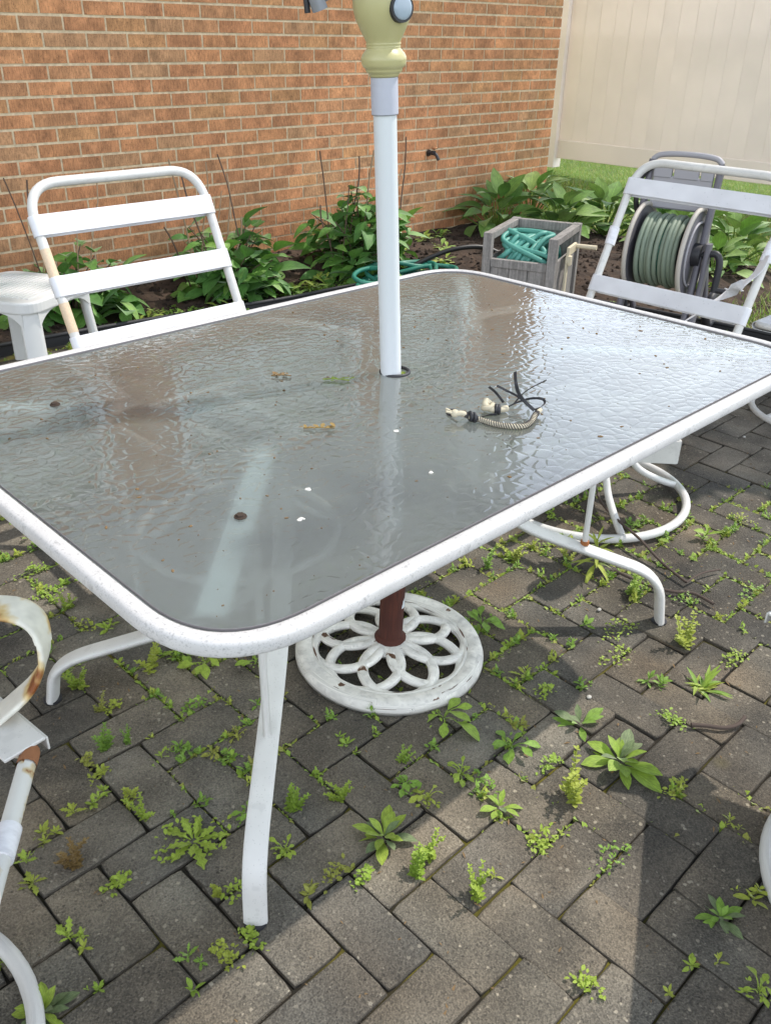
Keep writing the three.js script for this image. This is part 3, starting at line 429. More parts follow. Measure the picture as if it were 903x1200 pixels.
function makeChair(label, pos, turn, opt = {}) {
  const c = thing('strap_chair', label, 'chair', [pos[0], gy(pos[0], pos[1]), pos[1]], turn, 'white strap chairs round the table');
  LIFT = opt.lift || 0; const T1 = 0.0132, w = SW - 0.013, F = opt.front ?? 0.25, dr = opt.drop || 0, BR = opt.ring || 0.29;
  const bp = roundPath([backPt(-w, -0.2 - LIFT * 1.1).toArray(), backPt(-w, 0.44).toArray(), backPt(w, 0.44).toArray(), backPt(w, -0.2 - LIFT * 1.1).toArray()], 0.10, 9);
  part('back_frame', sweep(bp, V(0, 0, 1), T1 * 2, T1 * 2, 2, false, 14), opt.frame || M.white, c);
  const yF = 0.375, yR = 0.362, sp = roundPath([[-w, yR, -0.225], [w, yR, -0.225], [w, yF, F], [-w, yF, F]], 0.035, 6, true);
  part('seat_frame', sweep(sp, V(0, 1, 0), T1 * 2, T1 * 2, 2, true, 14), opt.rusty ? M.rustSpot : M.white, c);
  for (const v of opt.back || [0.33, 0.168, 0.006]) backStrap(v, M.strap, c);
  const n = opt.seat ?? 5, pitch = (F + (opt.dense ? 0.2 : 0.17)) / Math.max(1, n);
  for (let i = 0; i < n; i++) { const g = strapShell(w * 2, 0.0135, opt.dense ? pitch - 0.002 : 0.054); g.translate(0, 0.3685 + 0.003 * (i % 2) * 0.2, -0.205 + pitch * (i + 0.5)); part('seat_strap', g, M.strap, c); }
  for (const s of opt.noArms ? [] : [-1, 1]) {
    const a = roundPath([[s * 0.287, 0.525, -0.295], [s * 0.34, 0.548, -0.10], [s * 0.392, 0.552, F - 0.07], [s * 0.37, 0.545, F + 0.02], [s * 0.325, 0.465, F + 0.028], [s * 0.320, 0.386 - dr, F - 0.066]], [0, 0.06, 0.08, 0.06, 0.06, 0], 7);
    part('armrest', sweep(a, V(1, 0, 0), 0.060, 0.0105, 5, false, 16), opt.rusty ? M.rustWhite : M.white, c);
    const pl = part('bracket', [box(0.145, 0.006, 0.066, 0, 0.3885, 0, 0, 0.002), box(0.145, 0.024 + dr, 0.004, 0, 0.377 - dr / 2, 0.035, 0, 0.0015), box(0.004, 0.024 + dr, 0.066, s * 0.0747, 0.377 - dr / 2, 0, 0, 0.0015)].map((g) => at(g, s * 0.300, -dr * 0.4, F - 0.05, s * 0.717)), M.white, c);
    if (opt.rusty) part('weld', tube([[s * 0.267, 0.3755, F - 0.05], [s * 0.2665, 0.376, F - 0.018], [s * 0.255, 0.376, F - 0.001], [s * 0.225, 0.376, F]], 0.0147, 14, 10), M.weld, pl);
    part('bolt', at(new THREE.CylinderGeometry(0.006, 0.006, 0.006, 6), s * 0.335, 0.394, F - 0.075), M.bolt, pl);
  }
  if (opt.stain) for (const [v0, v1] of [[0.045, 0.125], [0.175, 0.27]]) part('stained_tube', tube([backPt(-w, v0), backPt(-w, v1)], T1 + 0.0004, 3, 16), M.stain, c);
  const b = part('swivel_base', at(new THREE.TorusGeometry(BR, 0.0135, 12, 64), 0, 0.0135, 0, 0, Math.PI / 2), M.white, c);
  for (let i = 0; i < 4; i++) { const a = i * Math.PI / 2 + (opt.spoke ?? 0.5), P = (r, y) => [Math.cos(a) * r, y, Math.sin(a) * r]; part('spoke', tube([P(0.03, 0.2), P(0.10, 0.17), P(0.17, 0.085), P(BR - 0.06, 0.035), P(BR - 0.007, 0.0145)], 0.0118, 24, 10), M.white, b); }
  part('post', [cyl(0.028, 0.028, 0.16, 0, 0.26, 0), box(0.26, 0.008, 0.16, 0, 0.342, 0), box(0.03, 0.022, 0.46, -0.1, 0.355, 0.01), box(0.03, 0.022, 0.46, 0.1, 0.355, 0.01)], M.white, c);
  return c;
}
makeChair('white strap chair with three straight back straps in front of the brick wall', [0.085, -0.70], 0, { stain: true, seat: 0 });
const chairB = makeChair('white strap chair in front of the hose reel with one back strap hanging twisted', [1.115, -0.175], -Math.PI / 2, { back: [0.352, 0.022], spoke: 0.62, lift: 0.034, seat: 0, drop: 0.045, ring: 0.32 });
{ // the torn middle strap of that chair: wraps left on both uprights and a loose end hanging across
  for (const s of [-1, 1]) { const p = backPt(s * (SW - 0.013), s < 0 ? 0.185 : 0.22), g = new THREE.CylinderGeometry(0.017, 0.0175, 0.06, 18); g.rotateX(-TILT); g.rotateZ(s * -0.06); g.translate(p.x, p.y, p.z); part('strap_wrap', g, M.strap, chairB); }
  const q = [backPt(SW - 0.008, 0.215), backPt(SW - 0.016, 0.165), backPt(SW - 0.045, 0.12), backPt(SW - 0.10, 0.07), backPt(SW - 0.17, -0.01), backPt(SW - 0.24, -0.09)].map((p, i) => p.add(V(0, 0, 0.022 - 0.012 * (i > 2 ? 3 : 0))));
  part('torn_strap', sweep(curve(q).getPoints(24), (i) => V(0.5 * Math.sin(i * 0.12) + 0.55, 0.75, 0.25), 0.05, 0.004, 4, false, 12), M.strap, chairB);
}
const chairC = makeChair('rusty white chair frame without seat straps at the near table end', [-1.276, 0.191], Math.atan2(0.82, 0.58), { seat: 0, rusty: true, spoke: 0.2, front: 0.30 });
{ const g = new THREE.CylinderGeometry(0.0165, 0.0168, 0.052, 20); g.rotateZ(Math.PI / 2); g.translate(0.085, 0.375, 0.30); part('strap_wrap', g, M.strap, chairC); }
makeChair('white strap chair mostly out of view at the long side of the table, its full seat shading the paving', [0.265, 1.168], Math.atan2(-0.47, -0.88), { seat: 10, dense: true, front: 0.33 });  // seat out of view, strapped solid to shade the near paving
makeChair('white strap chair mostly out of view, standing apart on the shaded paving beyond the table', [2.50, 0.06], -Math.PI / 2, { seat: 8, dense: true, noArms: true });  // mostly out of view; closely strapped seat shades the far paving

// ---------------------------------------------------------------- white plastic stool
{
  const s = thing('plastic_stool', 'white plastic garden stool with a ribbed top behind the chair', 'stool', [0.16, gy(0.16, -2.2), -2.2], 0.5);
  const h = 0.385, a = 0.2, shp = new THREE.Shape(), pts = roundPath([[a, 0, a], [a, 0, -a], [-a, 0, -a], [-a, 0, a]], 0.075, 8, true);
  pts.forEach((p, i) => (i ? shp.lineTo(p.x, p.z) : shp.moveTo(p.x, p.z))); shp.closePath();
  const g = new THREE.ExtrudeGeometry(shp, { depth: 0.028, bevelEnabled: true, bevelThickness: 0.009, bevelSize: 0.009, bevelSegments: 3, curveSegments: 8 }); g.rotateX(-Math.PI / 2); g.translate(0, h - 0.037, 0);
  part('seat', g, M.plastic, s);
  for (let i = -7; i <= 7; i++) part('rib', box(0.3, 0.004, 0.012, 0, h + 0.0012, i * 0.022, 0, 0.0019), M.plastic, s);
  for (const sx of [-1, 1]) for (const sz of [-1, 1]) {
    const P = [V(sx * 0.165, h - 0.02, sz * 0.165), V(sx * 0.172, h - 0.12, sz * 0.172), V(sx * 0.195, 0.0, sz * 0.195)];
    part('leg', sweep(P, V(1, 0, -sx * sz), 0.075, 0.034, 3, false, 16), M.plastic, s);
  }
  for (let i = 0; i < 4; i++) { const ap = new THREE.Shape(); ap.moveTo(-0.16, 0); ap.lineTo(0.16, 0); ap.lineTo(0.16, -0.09); ap.quadraticCurveTo(0.125, -0.04, 0.06, -0.036); ap.lineTo(-0.06, -0.036); ap.quadraticCurveTo(-0.125, -0.04, -0.16, -0.09); ap.closePath(); const q = new THREE.ExtrudeGeometry(ap, { depth: 0.006, bevelEnabled: false }); q.translate(0, h - 0.01, 0.196); q.rotateY(i * Math.PI / 2); part('apron', q, M.plastic, s); }
}

// ---------------------------------------------------------------- hose box with its hose
const HB = [2.72, -1.67], HT = Math.atan2(-0.93, 0.36) ;
{
  // local +z points at the front, towards the table
  const b = thing('hose_box', 'weathered grey wooden hose box with an open top', 'hose box', [HB[0], gy(HB[0], HB[1]), HB[1]], HT);
  const w = 0.172, d = 0.235, H = 0.425; seed(14);
  for (const sx of [-1, 1]) for (const sz of [-1, 1]) part('post', box(0.045, H, 0.045, sx * w, H / 2, sz * d, 0, 0.003), M.wood, b);
  for (const sx of [-1, 1]) { part('top_rail', box(0.042, 0.035, d * 2 - 0.047, sx * w, H - 0.02, 0), M.wood, b); part('side_panel', box(0.016, 0.25, d * 2 - 0.05, sx * w, 0.17, 0), M.wood, b); }
  part('top_rail', box(w * 2 - 0.047, 0.045, 0.036, 0, H - 0.025, -d), M.wood, b); part('back_panel', box(w * 2 - 0.05, 0.34, 0.014, 0, 0.21, -d), M.wood, b);
  part('front_rail', box(w * 2 - 0.047, 0.042, 0.03, 0, 0.275, d), M.wood, b);
  for (let i = 0; i < 3; i++) part('front_board', box(0.097, 0.24, 0.014, -0.0995 + i * 0.0995, 0.134, d), M.wood, b);
  part('floor', box(w * 2 - 0.05, 0.012, d * 2 - 0.05, 0, 0.08, 0), M.wood, b);
  part('crank_plate', [box(0.016, 0.045, 0.16, w + 0.034, 0.33, -0.02, 0, 0.004), box(0.03, 0.05, 0.03, w + 0.04, 0.285, 0.05, 0, 0.004), box(0.014, 0.24, 0.03, w + 0.034, 0.16, 0.06, 0, 0.004)], M.cream, b);
  part('crank_handle', at(new THREE.CylinderGeometry(0.012, 0.0125, 0.11, 16), w + 0.095, 0.335, -0.09, 0, 0, Math.PI / 2), M.cream, b);
  const h = thing('garden_hose', 'teal garden hose heaped inside the grey wooden box', 'hose', [HB[0], gy(HB[0], HB[1]), HB[1]], HT); seed(15);
  const P = [];
  for (let i = 0; i < 120; i++) { const a = i * 0.62 + rr(-0.25, 0.25), lay = i / 120, px = -0.14 + 0.28 * ((i * 0.137) % 1); P.push([clamp(px + 0.03 * Math.sin(a * 0.7), -0.145, 0.145), clamp(0.255 + 0.145 * Math.sin(a) * (0.75 + 0.3 * rnd()), 0.11, 0.415), 0.02 + 0.165 * Math.cos(a) * (0.7 + 0.3 * rnd())]); }
  part('coil', tube(P, 0.0135, 1100, 8), M.hose, h);
}

// ---------------------------------------------------------------- hose reel cart
{
  const RX = 2.93, RZ = -1.0, r = thing('hose_reel', 'grey plastic hose reel cart with beige discs and a black crank', 'hose reel', [RX, gy(RX, RZ) + 0.015, RZ], 0.2);
  seed(16);
  const up = (z) => [[0.10, 0.03, z], [0.02, 0.40, z], [0.06, 0.86, z]];
  for (const s of [-1, 1]) {
    part('side_frame', sweep(roundPath([[-0.13, 0.0, s * 0.168], [-0.02, 0.40, s * 0.168], [0.075, 0.80, s * 0.168]], 0.15, 8), V(1, 0, 0), 0.048, 0.03, 4, false, 14), M.reel, r);
    part('rear_leg', sweep([[0.0, 0.36, s * 0.195], [0.10, 0.18, s * 0.195], [0.20, 0.03, s * 0.195]], V(1, 0, 0), 0.04, 0.024, 4, false, 14), M.reel, r);
    part('disc_rim', at(new THREE.TorusGeometry(0.209, 0.0115, 10, 64), -0.03, 0.40, s * 0.134), M.disc, r);
    part('disc', lathe([[0.05, -0.004], [0.208, -0.004], [0.208, 0.004], [0.05, 0.004]], 56).rotateX(Math.PI / 2).translate(-0.03, 0.40, s * 0.134), M.reel, r);
    part('disc_ring', at(new THREE.TorusGeometry(0.15, 0.006, 8, 48), -0.03, 0.40, s * 0.143), M.reelLight, r);
    part('axle_hub', at(new THREE.CylinderGeometry(0.052, 0.058, 0.05, 24), -0.03, 0.40, s * 0.152, 0, Math.PI / 2), M.dark, r);
    part('wheel', at(new THREE.TorusGeometry(0.075, 0.022, 12, 32), 0.17, 0.098, s * 0.22), M.dark, r);
  }
  part('outer_leg', sweep(roundPath([[-0.035, 0.46, 0.205], [-0.05, 0.2, 0.205], [-0.13, 0.0, 0.205]], 0.1, 6), V(1, 0, 0), 0.06, 0.026, 4, false, 14), M.reel, r);
  part('drum', at(new THREE.CylinderGeometry(0.085, 0.085, 0.23, 28), -0.03, 0.40, 0, 0, Math.PI / 2), M.dark, r);
  part('handle_bar', tube([[0.075, 0.80, -0.17], [0.078, 0.822, -0.14], [0.078, 0.824, 0.14], [0.075, 0.80, 0.17]], 0.0135, 30, 10), M.reelLight, r);
  part('tray', [box(0.02, 0.15, 0.29, 0.052, 0.66, 0, 0, 0.006), box(0.1, 0.014, 0.28, 0.1, 0.587, 0, 0, 0.005), box(0.026, 0.05, 0.09, 0.05, 0.75, -0.10, 0, 0.006), box(0.026, 0.05, 0.12, 0.05, 0.75, 0.015, 0, 0.006), box(0.026, 0.05, 0.06, 0.05, 0.75, 0.115, 0, 0.006)], M.reelLight, r);
  part('cross_bar', box(0.03, 0.035, 0.336, -0.11, 0.06, 0), M.reel, r);
  part('crank', [tube([[-0.03, 0.40, 0.17], [-0.03, 0.415, 0.245], [-0.032, 0.39, 0.265], [-0.045, 0.24, 0.27]], 0.017, 20, 12), at(new THREE.CylinderGeometry(0.0135, 0.0135, 0.1, 14), -0.045, 0.25, 0.315, 0, Math.PI / 2)], M.dark, r);
  const h = thing('garden_hose', 'faded grey green hose wound tightly on the reel drum', 'hose', [RX, gy(RX, RZ) + 0.015, RZ], 0.2);
  const P = []; for (let i = 0; i <= 9 * 24; i++) { const t = i / 24, a = t * Math.PI * 2; P.push([-0.03 + Math.cos(a) * (0.160 + 0.010 * Math.sin(t * 2.1)), 0.40 + Math.sin(a) * (0.160 + 0.006 * Math.sin(t * 2.1)), -0.103 + 0.0228 * t + 0.004 * Math.sin(t * 5)]); }
  part('winding', tube(P, 0.0125, 560, 8), M.hoseGrey, h);
  const P2 = []; for (let i = 0; i <= 8 * 20; i++) { const t = i / 20, a = t * Math.PI * 2 + 1; P2.push([-0.03 + Math.cos(a) * 0.135, 0.40 + Math.sin(a) * 0.135, -0.092 + 0.023 * t]); }
  part('under_winding', tube(P2, 0.0125, 380, 8), M.hoseGreen, h);
  tag(part('black_hose', tube([[3.00, 0.74, -1.02], [2.98, 0.785, -1.06], [2.95, 0.79, -1.13], [2.91, 0.73, -1.19], [2.90, 0.62, -1.20], [2.93, 0.50, -1.17], [2.95, 0.42, -1.12]], 0.0125, 70, 10), M.blackHose), 'short black hose looped over the top of the reel cart', 'hose');
}
// loose hoses on the bed
{
  seed(17); const P = []; const cx = 2.36, cz = -2.30;
  for (let i = 0; i <= 100; i++) { const a = i * 0.36, k = 0.22 + 0.05 * Math.sin(i * 0.9) + 0.03 * Math.sin(i * 0.37); P.push([cx + Math.cos(a) * k * 1.25 + 0.04 * Math.sin(i * 0.21), gy(cx, cz) + 0.03 + i * 0.0009 + 0.035 * Math.pow(Math.max(0, Math.sin(a + i * 0.05)), 2), cz + Math.sin(a) * k * 0.75]); }
  const h = thing('garden_hose', 'green garden hose lying coiled on the soil behind the table', 'hose'); part('coil', tube(P, 0.0125, 700, 8), M.hoseGreen, h);
  tag(part('black_hose', tube([[2.50, 0.10, -2.42], [2.66, 0.17, -2.36], [2.80, 0.215, -2.28], [2.95, 0.215, -2.2], [3.05, 0.16, -2.1], [3.1, 0.07, -2.0]], 0.0145, 60, 10), M.blackHose), 'black hose running from the green coil to the wooden box', 'hose');
}

// ---------------------------------------------------------------- shrubs, hostas
const shrubLeaves = []; seed(20);
for (let i = 0; i < 6; i++) shrubLeaves.push(leafGeo(rr(0.125, 0.165), rr(0.072, 0.092), rr(0.15, 0.5), rr(0.15, 0.4), 0.42, 6, 0, rr(-0.4, 0.4)));
function shrub(label, x, z, rad, h, n, canes, sd) {
  seed(sd); const s = thing('leafy_shrub', label, 'shrub', [x, bedHeight(x, z), z], 0, 'dark green shrubs along the brick wall'), stems = [];
  const tips = []; n = Math.min(298, Math.round(n * 1.55)); const nt = Math.round(n / 8);
  for (let i = 0; i < nt; i++) { const a = rr(0, 6.28), r = rad * Math.sqrt(rnd()), y = h * (0.25 + 0.75 * rnd()) * (1 - 0.35 * (r / rad) ** 2); tips.push([Math.cos(a) * r, y, Math.sin(a) * r * 0.8]); stems.push(tube([[Math.cos(a) * r * 0.15, 0, Math.sin(a) * r * 0.15], [Math.cos(a) * r * 0.5, y * 0.6, Math.sin(a) * r * 0.4], [Math.cos(a) * r, y, Math.sin(a) * r * 0.8]], 0.0032, 6, 5)); }
  part('stem', stems, M.caneDark, s);
  for (let i = 0; i < n; i++) { const t = tips[i % nt], k = Math.floor(i / nt), a = k * 2.4 + rr(-0.6, 0.6), dy = -0.028 * k + rr(-0.02, 0.02), m = part('leaf', pick(shrubLeaves), L.shrub[rnd() < 0.45 ? 0 : rnd() < 0.75 ? 1 : 2], s); setLeaf(m, t[0], Math.max(0.02, t[1] + dy), t[2], a, rr(-0.6, 0.5) + (k === 0 ? 0.5 : 0), rr(-0.5, 0.5), rr(0.6, 1.2)); }
  for (let i = 0; i < canes; i++) { const a = rr(-1.3, 1.3) + (rnd() < 0.5 ? 0 : 3.14), l = rr(0.35, 0.72), lean = rr(0.08, 0.32), x0 = rr(-rad * 0.7, rad * 0.7), z0 = rr(-0.08, 0.1), dx = Math.cos(a) * lean, dz = Math.sin(a) * lean * 0.4; part('cane', tube([[x0, 0, z0], [x0 + dx * 0.45, l * 0.5, z0 + dz * 0.45], [x0 + dx * 0.8 + rr(-0.02, 0.02), l * 0.8, z0 + dz * 0.8], [x0 + dx, l, z0 + dz]], rr(0.0028, 0.0045), 10, 6), rnd() < 0.6 ? M.cane : M.caneDark, s); }
  return s;
}
shrub('dark green leafy shrub behind the plastic stool', 0.62, -2.78, 0.27, 0.38, 130, 5, 21);
shrub('dark green leafy shrub with bare canes seen through the strap chair back', 1.50, -2.72, 0.29, 0.42, 160, 9, 22);
shrub('large dark green shrub with bare canes just behind the umbrella pole', 2.42, -2.70, 0.34, 0.50, 192, 11, 23);
shrub('small low shrub at the foot of the wall by the stool', -0.05, -2.85, 0.28, 0.30, 90, 4, 24);

const hostaLeaves = []; seed(25);
for (let i = 0; i < 6; i++) hostaLeaves.push(leafGeo(rr(0.19, 0.25), rr(0.10, 0.135), rr(0.25, 0.7), rr(0.15, 0.35), 0.42, 7, 0, rr(-0.4, 0.4)));
function hosta(label, x, z, n, size, sd) {
  seed(sd); const s = thing('hosta_plant', label, 'plant', [x, gy(x, z) + 0.02, z], 0, 'broad leaved plants round the hose box'); const st = [];
  for (let i = 0; i < n; i++) {
    const a = i * 2.4 + rr(-0.4, 0.4), t = i / n, r = (0.04 + 0.19 * t) * size, y = (0.24 - 0.16 * t + rr(-0.02, 0.05)) * size, m = part('leaf', pick(hostaLeaves), pick(L.hosta), s);
    setLeaf(m, Math.sin(a) * r, y, Math.cos(a) * r, a, mix(1.0, 0.05, t) + rr(-0.25, 0.25), rr(-0.5, 0.5), size * rr(0.7, 1.1)); st.push(tube([[0, 0, 0], [Math.sin(a) * r * 0.6, y * 0.6, Math.cos(a) * r * 0.6], [Math.sin(a) * r, y, Math.cos(a) * r]], 0.004, 4, 5));
  }
  part('stalk', st, L.weed[1], s);
}
hosta('broad leaved plant against the brick wall behind the box', 3.95, -2.92, 34, 1.0, 26);
hosta('broad leaved plant at the end of the brick wall', 4.42, -2.98, 34, 1.1, 27);
hosta('broad leaved plant behind the back rail of the wooden box', 4.15, -2.50, 34, 1.0, 28);
hosta('pale broad leaved plant between the box and the reel', 4.62, -2.45, 36, 1.05, 29);
hosta('broad leaved plant behind the left disc of the reel', 4.75, -2.0, 36, 1.0, 30);
hosta('broad leaved plant behind the wound reel drum', 4.5, -1.75, 34, 1.0, 31);
hosta('broad leaved plant at the open lawn side of the reel', 4.50, -1.38, 34, 1.0, 32);
hosta('small broad leaved plant at the lawn end of the bed', 4.15, -1.32, 24, 0.75, 33);

{ // unseen tall tree, out of view, its high boughs placed to dapple the brick wall
  seed(70); const tx = 9.6, tz = 3.2, t = thing('unseen_tall_tree', 'unseen tall sparse tree out of view beyond the fence, placed to dapple the brick wall', 'tree', [tx, gy(7, 3), tz]);
  const br = [tube([[0, 0, 0], [0.05, 2.5, -0.05], [0, 5, -0.2], [0.1, 7.5, -0.4]], 0.14, 20, 10)], lv = [], g = leafGeo(0.22, 0.14, 0.3, 0.2, 0.45, 2);
  for (let i = 0; i < 15; i++) { const ex = rr(4.4, 9.8) - tx, ez = rr(-2.3, -1.0) - tz, ey = rr(6.3, 8.3), rad = rr(0.18, 0.5); if (i % 3 === 0) br.push(tube([[0.05, 5.5, -0.3], [ex * 0.5, 6.4, ez * 0.5], [ex, ey, ez]], 0.03, 14, 6)); for (let k = 0; k < 46 * rad / 0.4; k++) lv.push(placed(g, ex + rr(-1, 1) * rad, ey + rr(-1, 1) * rad * 1.6, ez + rr(-1, 1) * rad, rr(0, 6.28), rr(-0.9, 0.9), rr(-0.6, 0.6), rr(0.7, 1.3))); }
  part('trunk', br, M.twig, t); part('crown', lv, L.shrub[1], t);
}
{ // unseen small tree, out of view past the seating, placed to shade the far paving
  seed(60); const tx = 3.45, tz = 0.44, t = thing('unseen_small_tree', 'unseen small dense tree out of view past the seating, placed to shade the far paving', 'tree', [tx, gy(tx, tz), tz]);
  const br = [tube([[0, 0, 0], [0.02, 0.7, 0.01], [0, 1.3, 0], [0.02, 1.9, 0]], 0.035, 20, 9)], lv = [], g = leafGeo(0.11, 0.06, 0.3, 0.2, 0.45, 3);
  for (let i = 0; i < 12; i++) { const a = i * 2.4, y = 1.2 + 0.06 * i; br.push(tube([[0, y - 0.15, 0], [Math.cos(a) * 0.3, y + 0.1, Math.sin(a) * 0.3], [Math.cos(a) * 0.55, y + 0.3, Math.sin(a) * 0.55]], 0.011, 8, 6)); }
  part('trunk', br, M.twig, t);
  for (let i = 0; i < 2600; i++) { const d = V(rr(-1, 1), rr(-1, 1), rr(-1, 1)); if (d.length() > 1) { i--; continue; } const k = 0.8 + 0.3 * Math.sin(d.x * 5 + d.z * 7); lv.push(placed(g, d.x * 0.78 * k, 1.85 + d.y * 0.6, d.z * 0.5 * k, rr(0, 6.28), rr(-0.8, 0.6), rr(-0.6, 0.6), rr(0.9, 1.6))); }
  part('crown', lv, L.shrub[1], t);
}
// ---------------------------------------------------------------- weeds between the pavers
const WL = { r: [], b: [], d: [], s: [], t: [], o: [] }; seed(34);
for (let i = 0; i < 4; i++) { WL.r.push(leafGeo(1, rr(0.26, 0.36), rr(0, 0.25), 0.25, 0.55, 4)); WL.b.push(leafGeo(1, rr(0.50, 0.68), rr(0.1, 0.5), 0.2, 0.58, 5)); WL.d.push(leafGeo(1, rr(0.30, 0.40), rr(0.1, 0.4), 0.2, 0.62, 9, 0.45)); WL.s.push(leafGeo(1, rr(0.55, 0.75), rr(0, 0.3), 0.2, 0.5, 3)); WL.t.push(leafGeo(1, rr(0.16, 0.22), rr(0.2, 0.6), 0.3, 0.45, 5)); WL.o.push(leafGeo(1, rr(0.36, 0.46), rr(0.1, 0.45), 0.25, 0.6, 6)); }
const MARKS = [['the near table leg foot', -0.65, 0.37], ['the umbrella base', 0.03, 0], ['the rusty chair bracket', -0.86, 0.1], ['the largest rosette', 0.14, 0.58], ['the curved far leg foot', 0.70, 0.33], ['the ring of the far chair', 1.2, 0], ['the table corner above the paving', -0.8, -0.55], ['the shaded chair ring', 0.2, 0.9], ['the long table end', -0.45, -0.9]];
const ORD = ['closest', 'second closest', 'third closest', 'fourth closest', 'fifth closest', 'sixth closest', 'seventh closest', 'eighth closest', 'ninth closest', 'tenth closest', 'eleventh closest', 'twelfth closest', 'thirteenth closest', 'fourteenth closest', 'fifteenth closest'];
function rankLabels(list, marks) { // list of [object, noun, x, z]: each gets its rank by distance from the landmark next to it
  const by = {}; for (const e of list) { let best = null; for (const m of marks) { const d = Math.hypot(e[2] - m[1], e[3] - m[2]); if (!best || d < best[1]) best = [m[0], d]; } (by[e[1] + '|' + best[0]] ||= []).push([e[0], best[1], e[1], best[0]]); }
  for (const k of Object.keys(by)) { by[k].sort((a, b) => a[1] - b[1]); by[k].forEach((q, i) => { q[0].userData.label = q[2] + (by[k].length > 1 ? ' ' + ORD[i] + ' to ' : ' next to ') + q[3]; }); }
}
const WEED = { r: ['small bright weed rosette', 'small weed rosettes'], u: ['small upright weed sprig', 'upright weed sprigs'], c: ['low creeping weed patch', 'creeping weed patches'], B: ['small broad leaved weed', 'small broad leaved weeds'] };
function weed(kind, xc, zc, sc, label) {
  const x = xc / 100, z = zc / 100, s = (sc / 100) * ({ r: 0.98, u: 0.95, c: 1.1, B: 1.0, D: 0.95 }[kind] || 1.08); seed(Math.round(xc * 131 + zc * 17 + 900)); const y = gy(x, z) - 0.004;
  const w = thing({ r: 'weed_rosette', u: 'weed_sprig', c: 'creeping_weed', B: 'broad_weed', R: 'broad_weed', S: 'broad_weed', D: 'toothed_weed', T: 'tall_weed', g: 'grass_tuft' }[kind], label || WEED[kind][0], 'weed', [x, y, z], rr(0, 6), label ? undefined : WEED[kind][1]);
  const m0 = rnd() < 0.1 ? L.yellow : pick(L.weed), geo = [];
  const one = (g, m, ...a) => setLeaf(part('leaf', g, m, w), ...a);
  if (kind === 'r') { const heads = 1 + Math.floor(rnd() * 2.7), toothed = rnd() < 0.3; for (let hd = 0; hd < heads; hd++) { const hx = hd ? rr(-0.75, 0.75) * s : 0, hz = hd ? rr(-0.75, 0.75) * s : 0, hs = s * (hd ? rr(0.4, 0.75) : rr(0.8, 1)), hh = hs * rr(0.15, 0.6), n = Math.round(rr(6, 12)), a0 = rr(0, 6.28), lx = rr(-0.2, 0.2) * hs, lz = rr(-0.2, 0.2) * hs; for (let i = 0; i < n; i++) { const t = i / n; geo.push(placed(toothed ? pick(WL.d) : pick(rnd() < 0.5 ? WL.r : WL.o), hx + lx * (1 - t), hh * (1 - t), hz + lz * (1 - t), a0 + i * 2.4 + rr(-0.5, 0.5), mix(1.15, 0.05, t) + rr(-0.3, 0.3), rr(-0.5, 0.5), hs * mix(0.45, 1.0, Math.sqrt(t + 0.05)) * rr(0.6, 1.15))); } geo.push(tube([[hx, -0.002, hz], [hx + lx, hh, hz + lz]], hs * 0.035, 2, 5)); } part('leaves', geo, m0, w); }
  if (kind === 'u') { const ns = Math.round(rr(3, 6)); for (let k = 0; k < ns; k++) { const a = rr(0, 6.28), h = s * rr(0.7, 1.7), lx = Math.cos(a) * s * rr(0.2, 0.9), lz = Math.sin(a) * s * rr(0.2, 0.9), bx = rr(-0.3, 0.3) * s, bz = rr(-0.3, 0.3) * s; geo.push(tube([[bx, 0, bz], [bx + lx * 0.4, h * 0.6, bz + lz * 0.4], [bx + lx, h, bz + lz]], s * 0.02, 5, 4)); const nl = 9; for (let i = 1; i <= nl; i++) { const t = i / nl, q = t * t; for (const e of [0, 2.1, 4.2]) geo.push(placed(WL.s[i % 4], bx + lx * q, h * t, bz + lz * q, e + i * 1.1 + rr(-0.3, 0.3), rr(0.2, 0.8), 0, s * mix(0.34, 0.17, t))); } } part('leaves', geo, xc === -83 ? L.red : m0, w); }
  if (kind === 'c') { const n = Math.round(rr(40, 70)), a0 = rnd() < 0.5 ? 0.0153 : 1.586; for (let i = 0; i < n; i++) { const q = rr(-1.2, 1.2) * Math.sqrt(rnd()), e = rr(-0.45, 0.45), px = (Math.cos(a0) * q + Math.sin(a0) * e) * s, pz = (-Math.sin(a0) * q + Math.cos(a0) * e) * s; geo.push(placed(pick(WL.s), px, rr(0.003, 0.018) * (1.3 - Math.abs(q)) + 0.002, pz, rr(0, 6.28), rr(-0.1, 0.7), rr(-0.4, 0.4), rr(0.006, 0.0115))); } w.rotation.y = 0; part('leaves', geo, m0, w); }
  if (kind === 'B') { const n = Math.round(rr(6, 11)); for (let i = 0; i < n; i++) { const a = i * 2.4 + rr(-0.6, 0.6), r0 = s * rr(0.15, 0.6), hy = rr(0.006, 0.028); one(pick(WL.b), m0, Math.sin(a) * r0, hy, Math.cos(a) * r0, a + rr(-0.5, 0.5), rr(-0.25, 0.45), rr(-0.4, 0.4), s * rr(0.32, 0.72)); geo.push(tube([[0, -0.002, 0], [Math.sin(a) * r0 * 0.5, hy * 0.8, Math.cos(a) * r0 * 0.5], [Math.sin(a) * r0, hy, Math.cos(a) * r0]], 0.0011, 4, 5)); } for (let i = 0; i < 14; i++) geo.push(placed(pick(WL.s), rr(-0.6, 0.6) * s, rr(0.002, 0.014), rr(-0.6, 0.6) * s, rr(0, 6.28), rr(0, 0.8), 0, rr(0.006, 0.013))); part('stalk', geo, m0, w); }
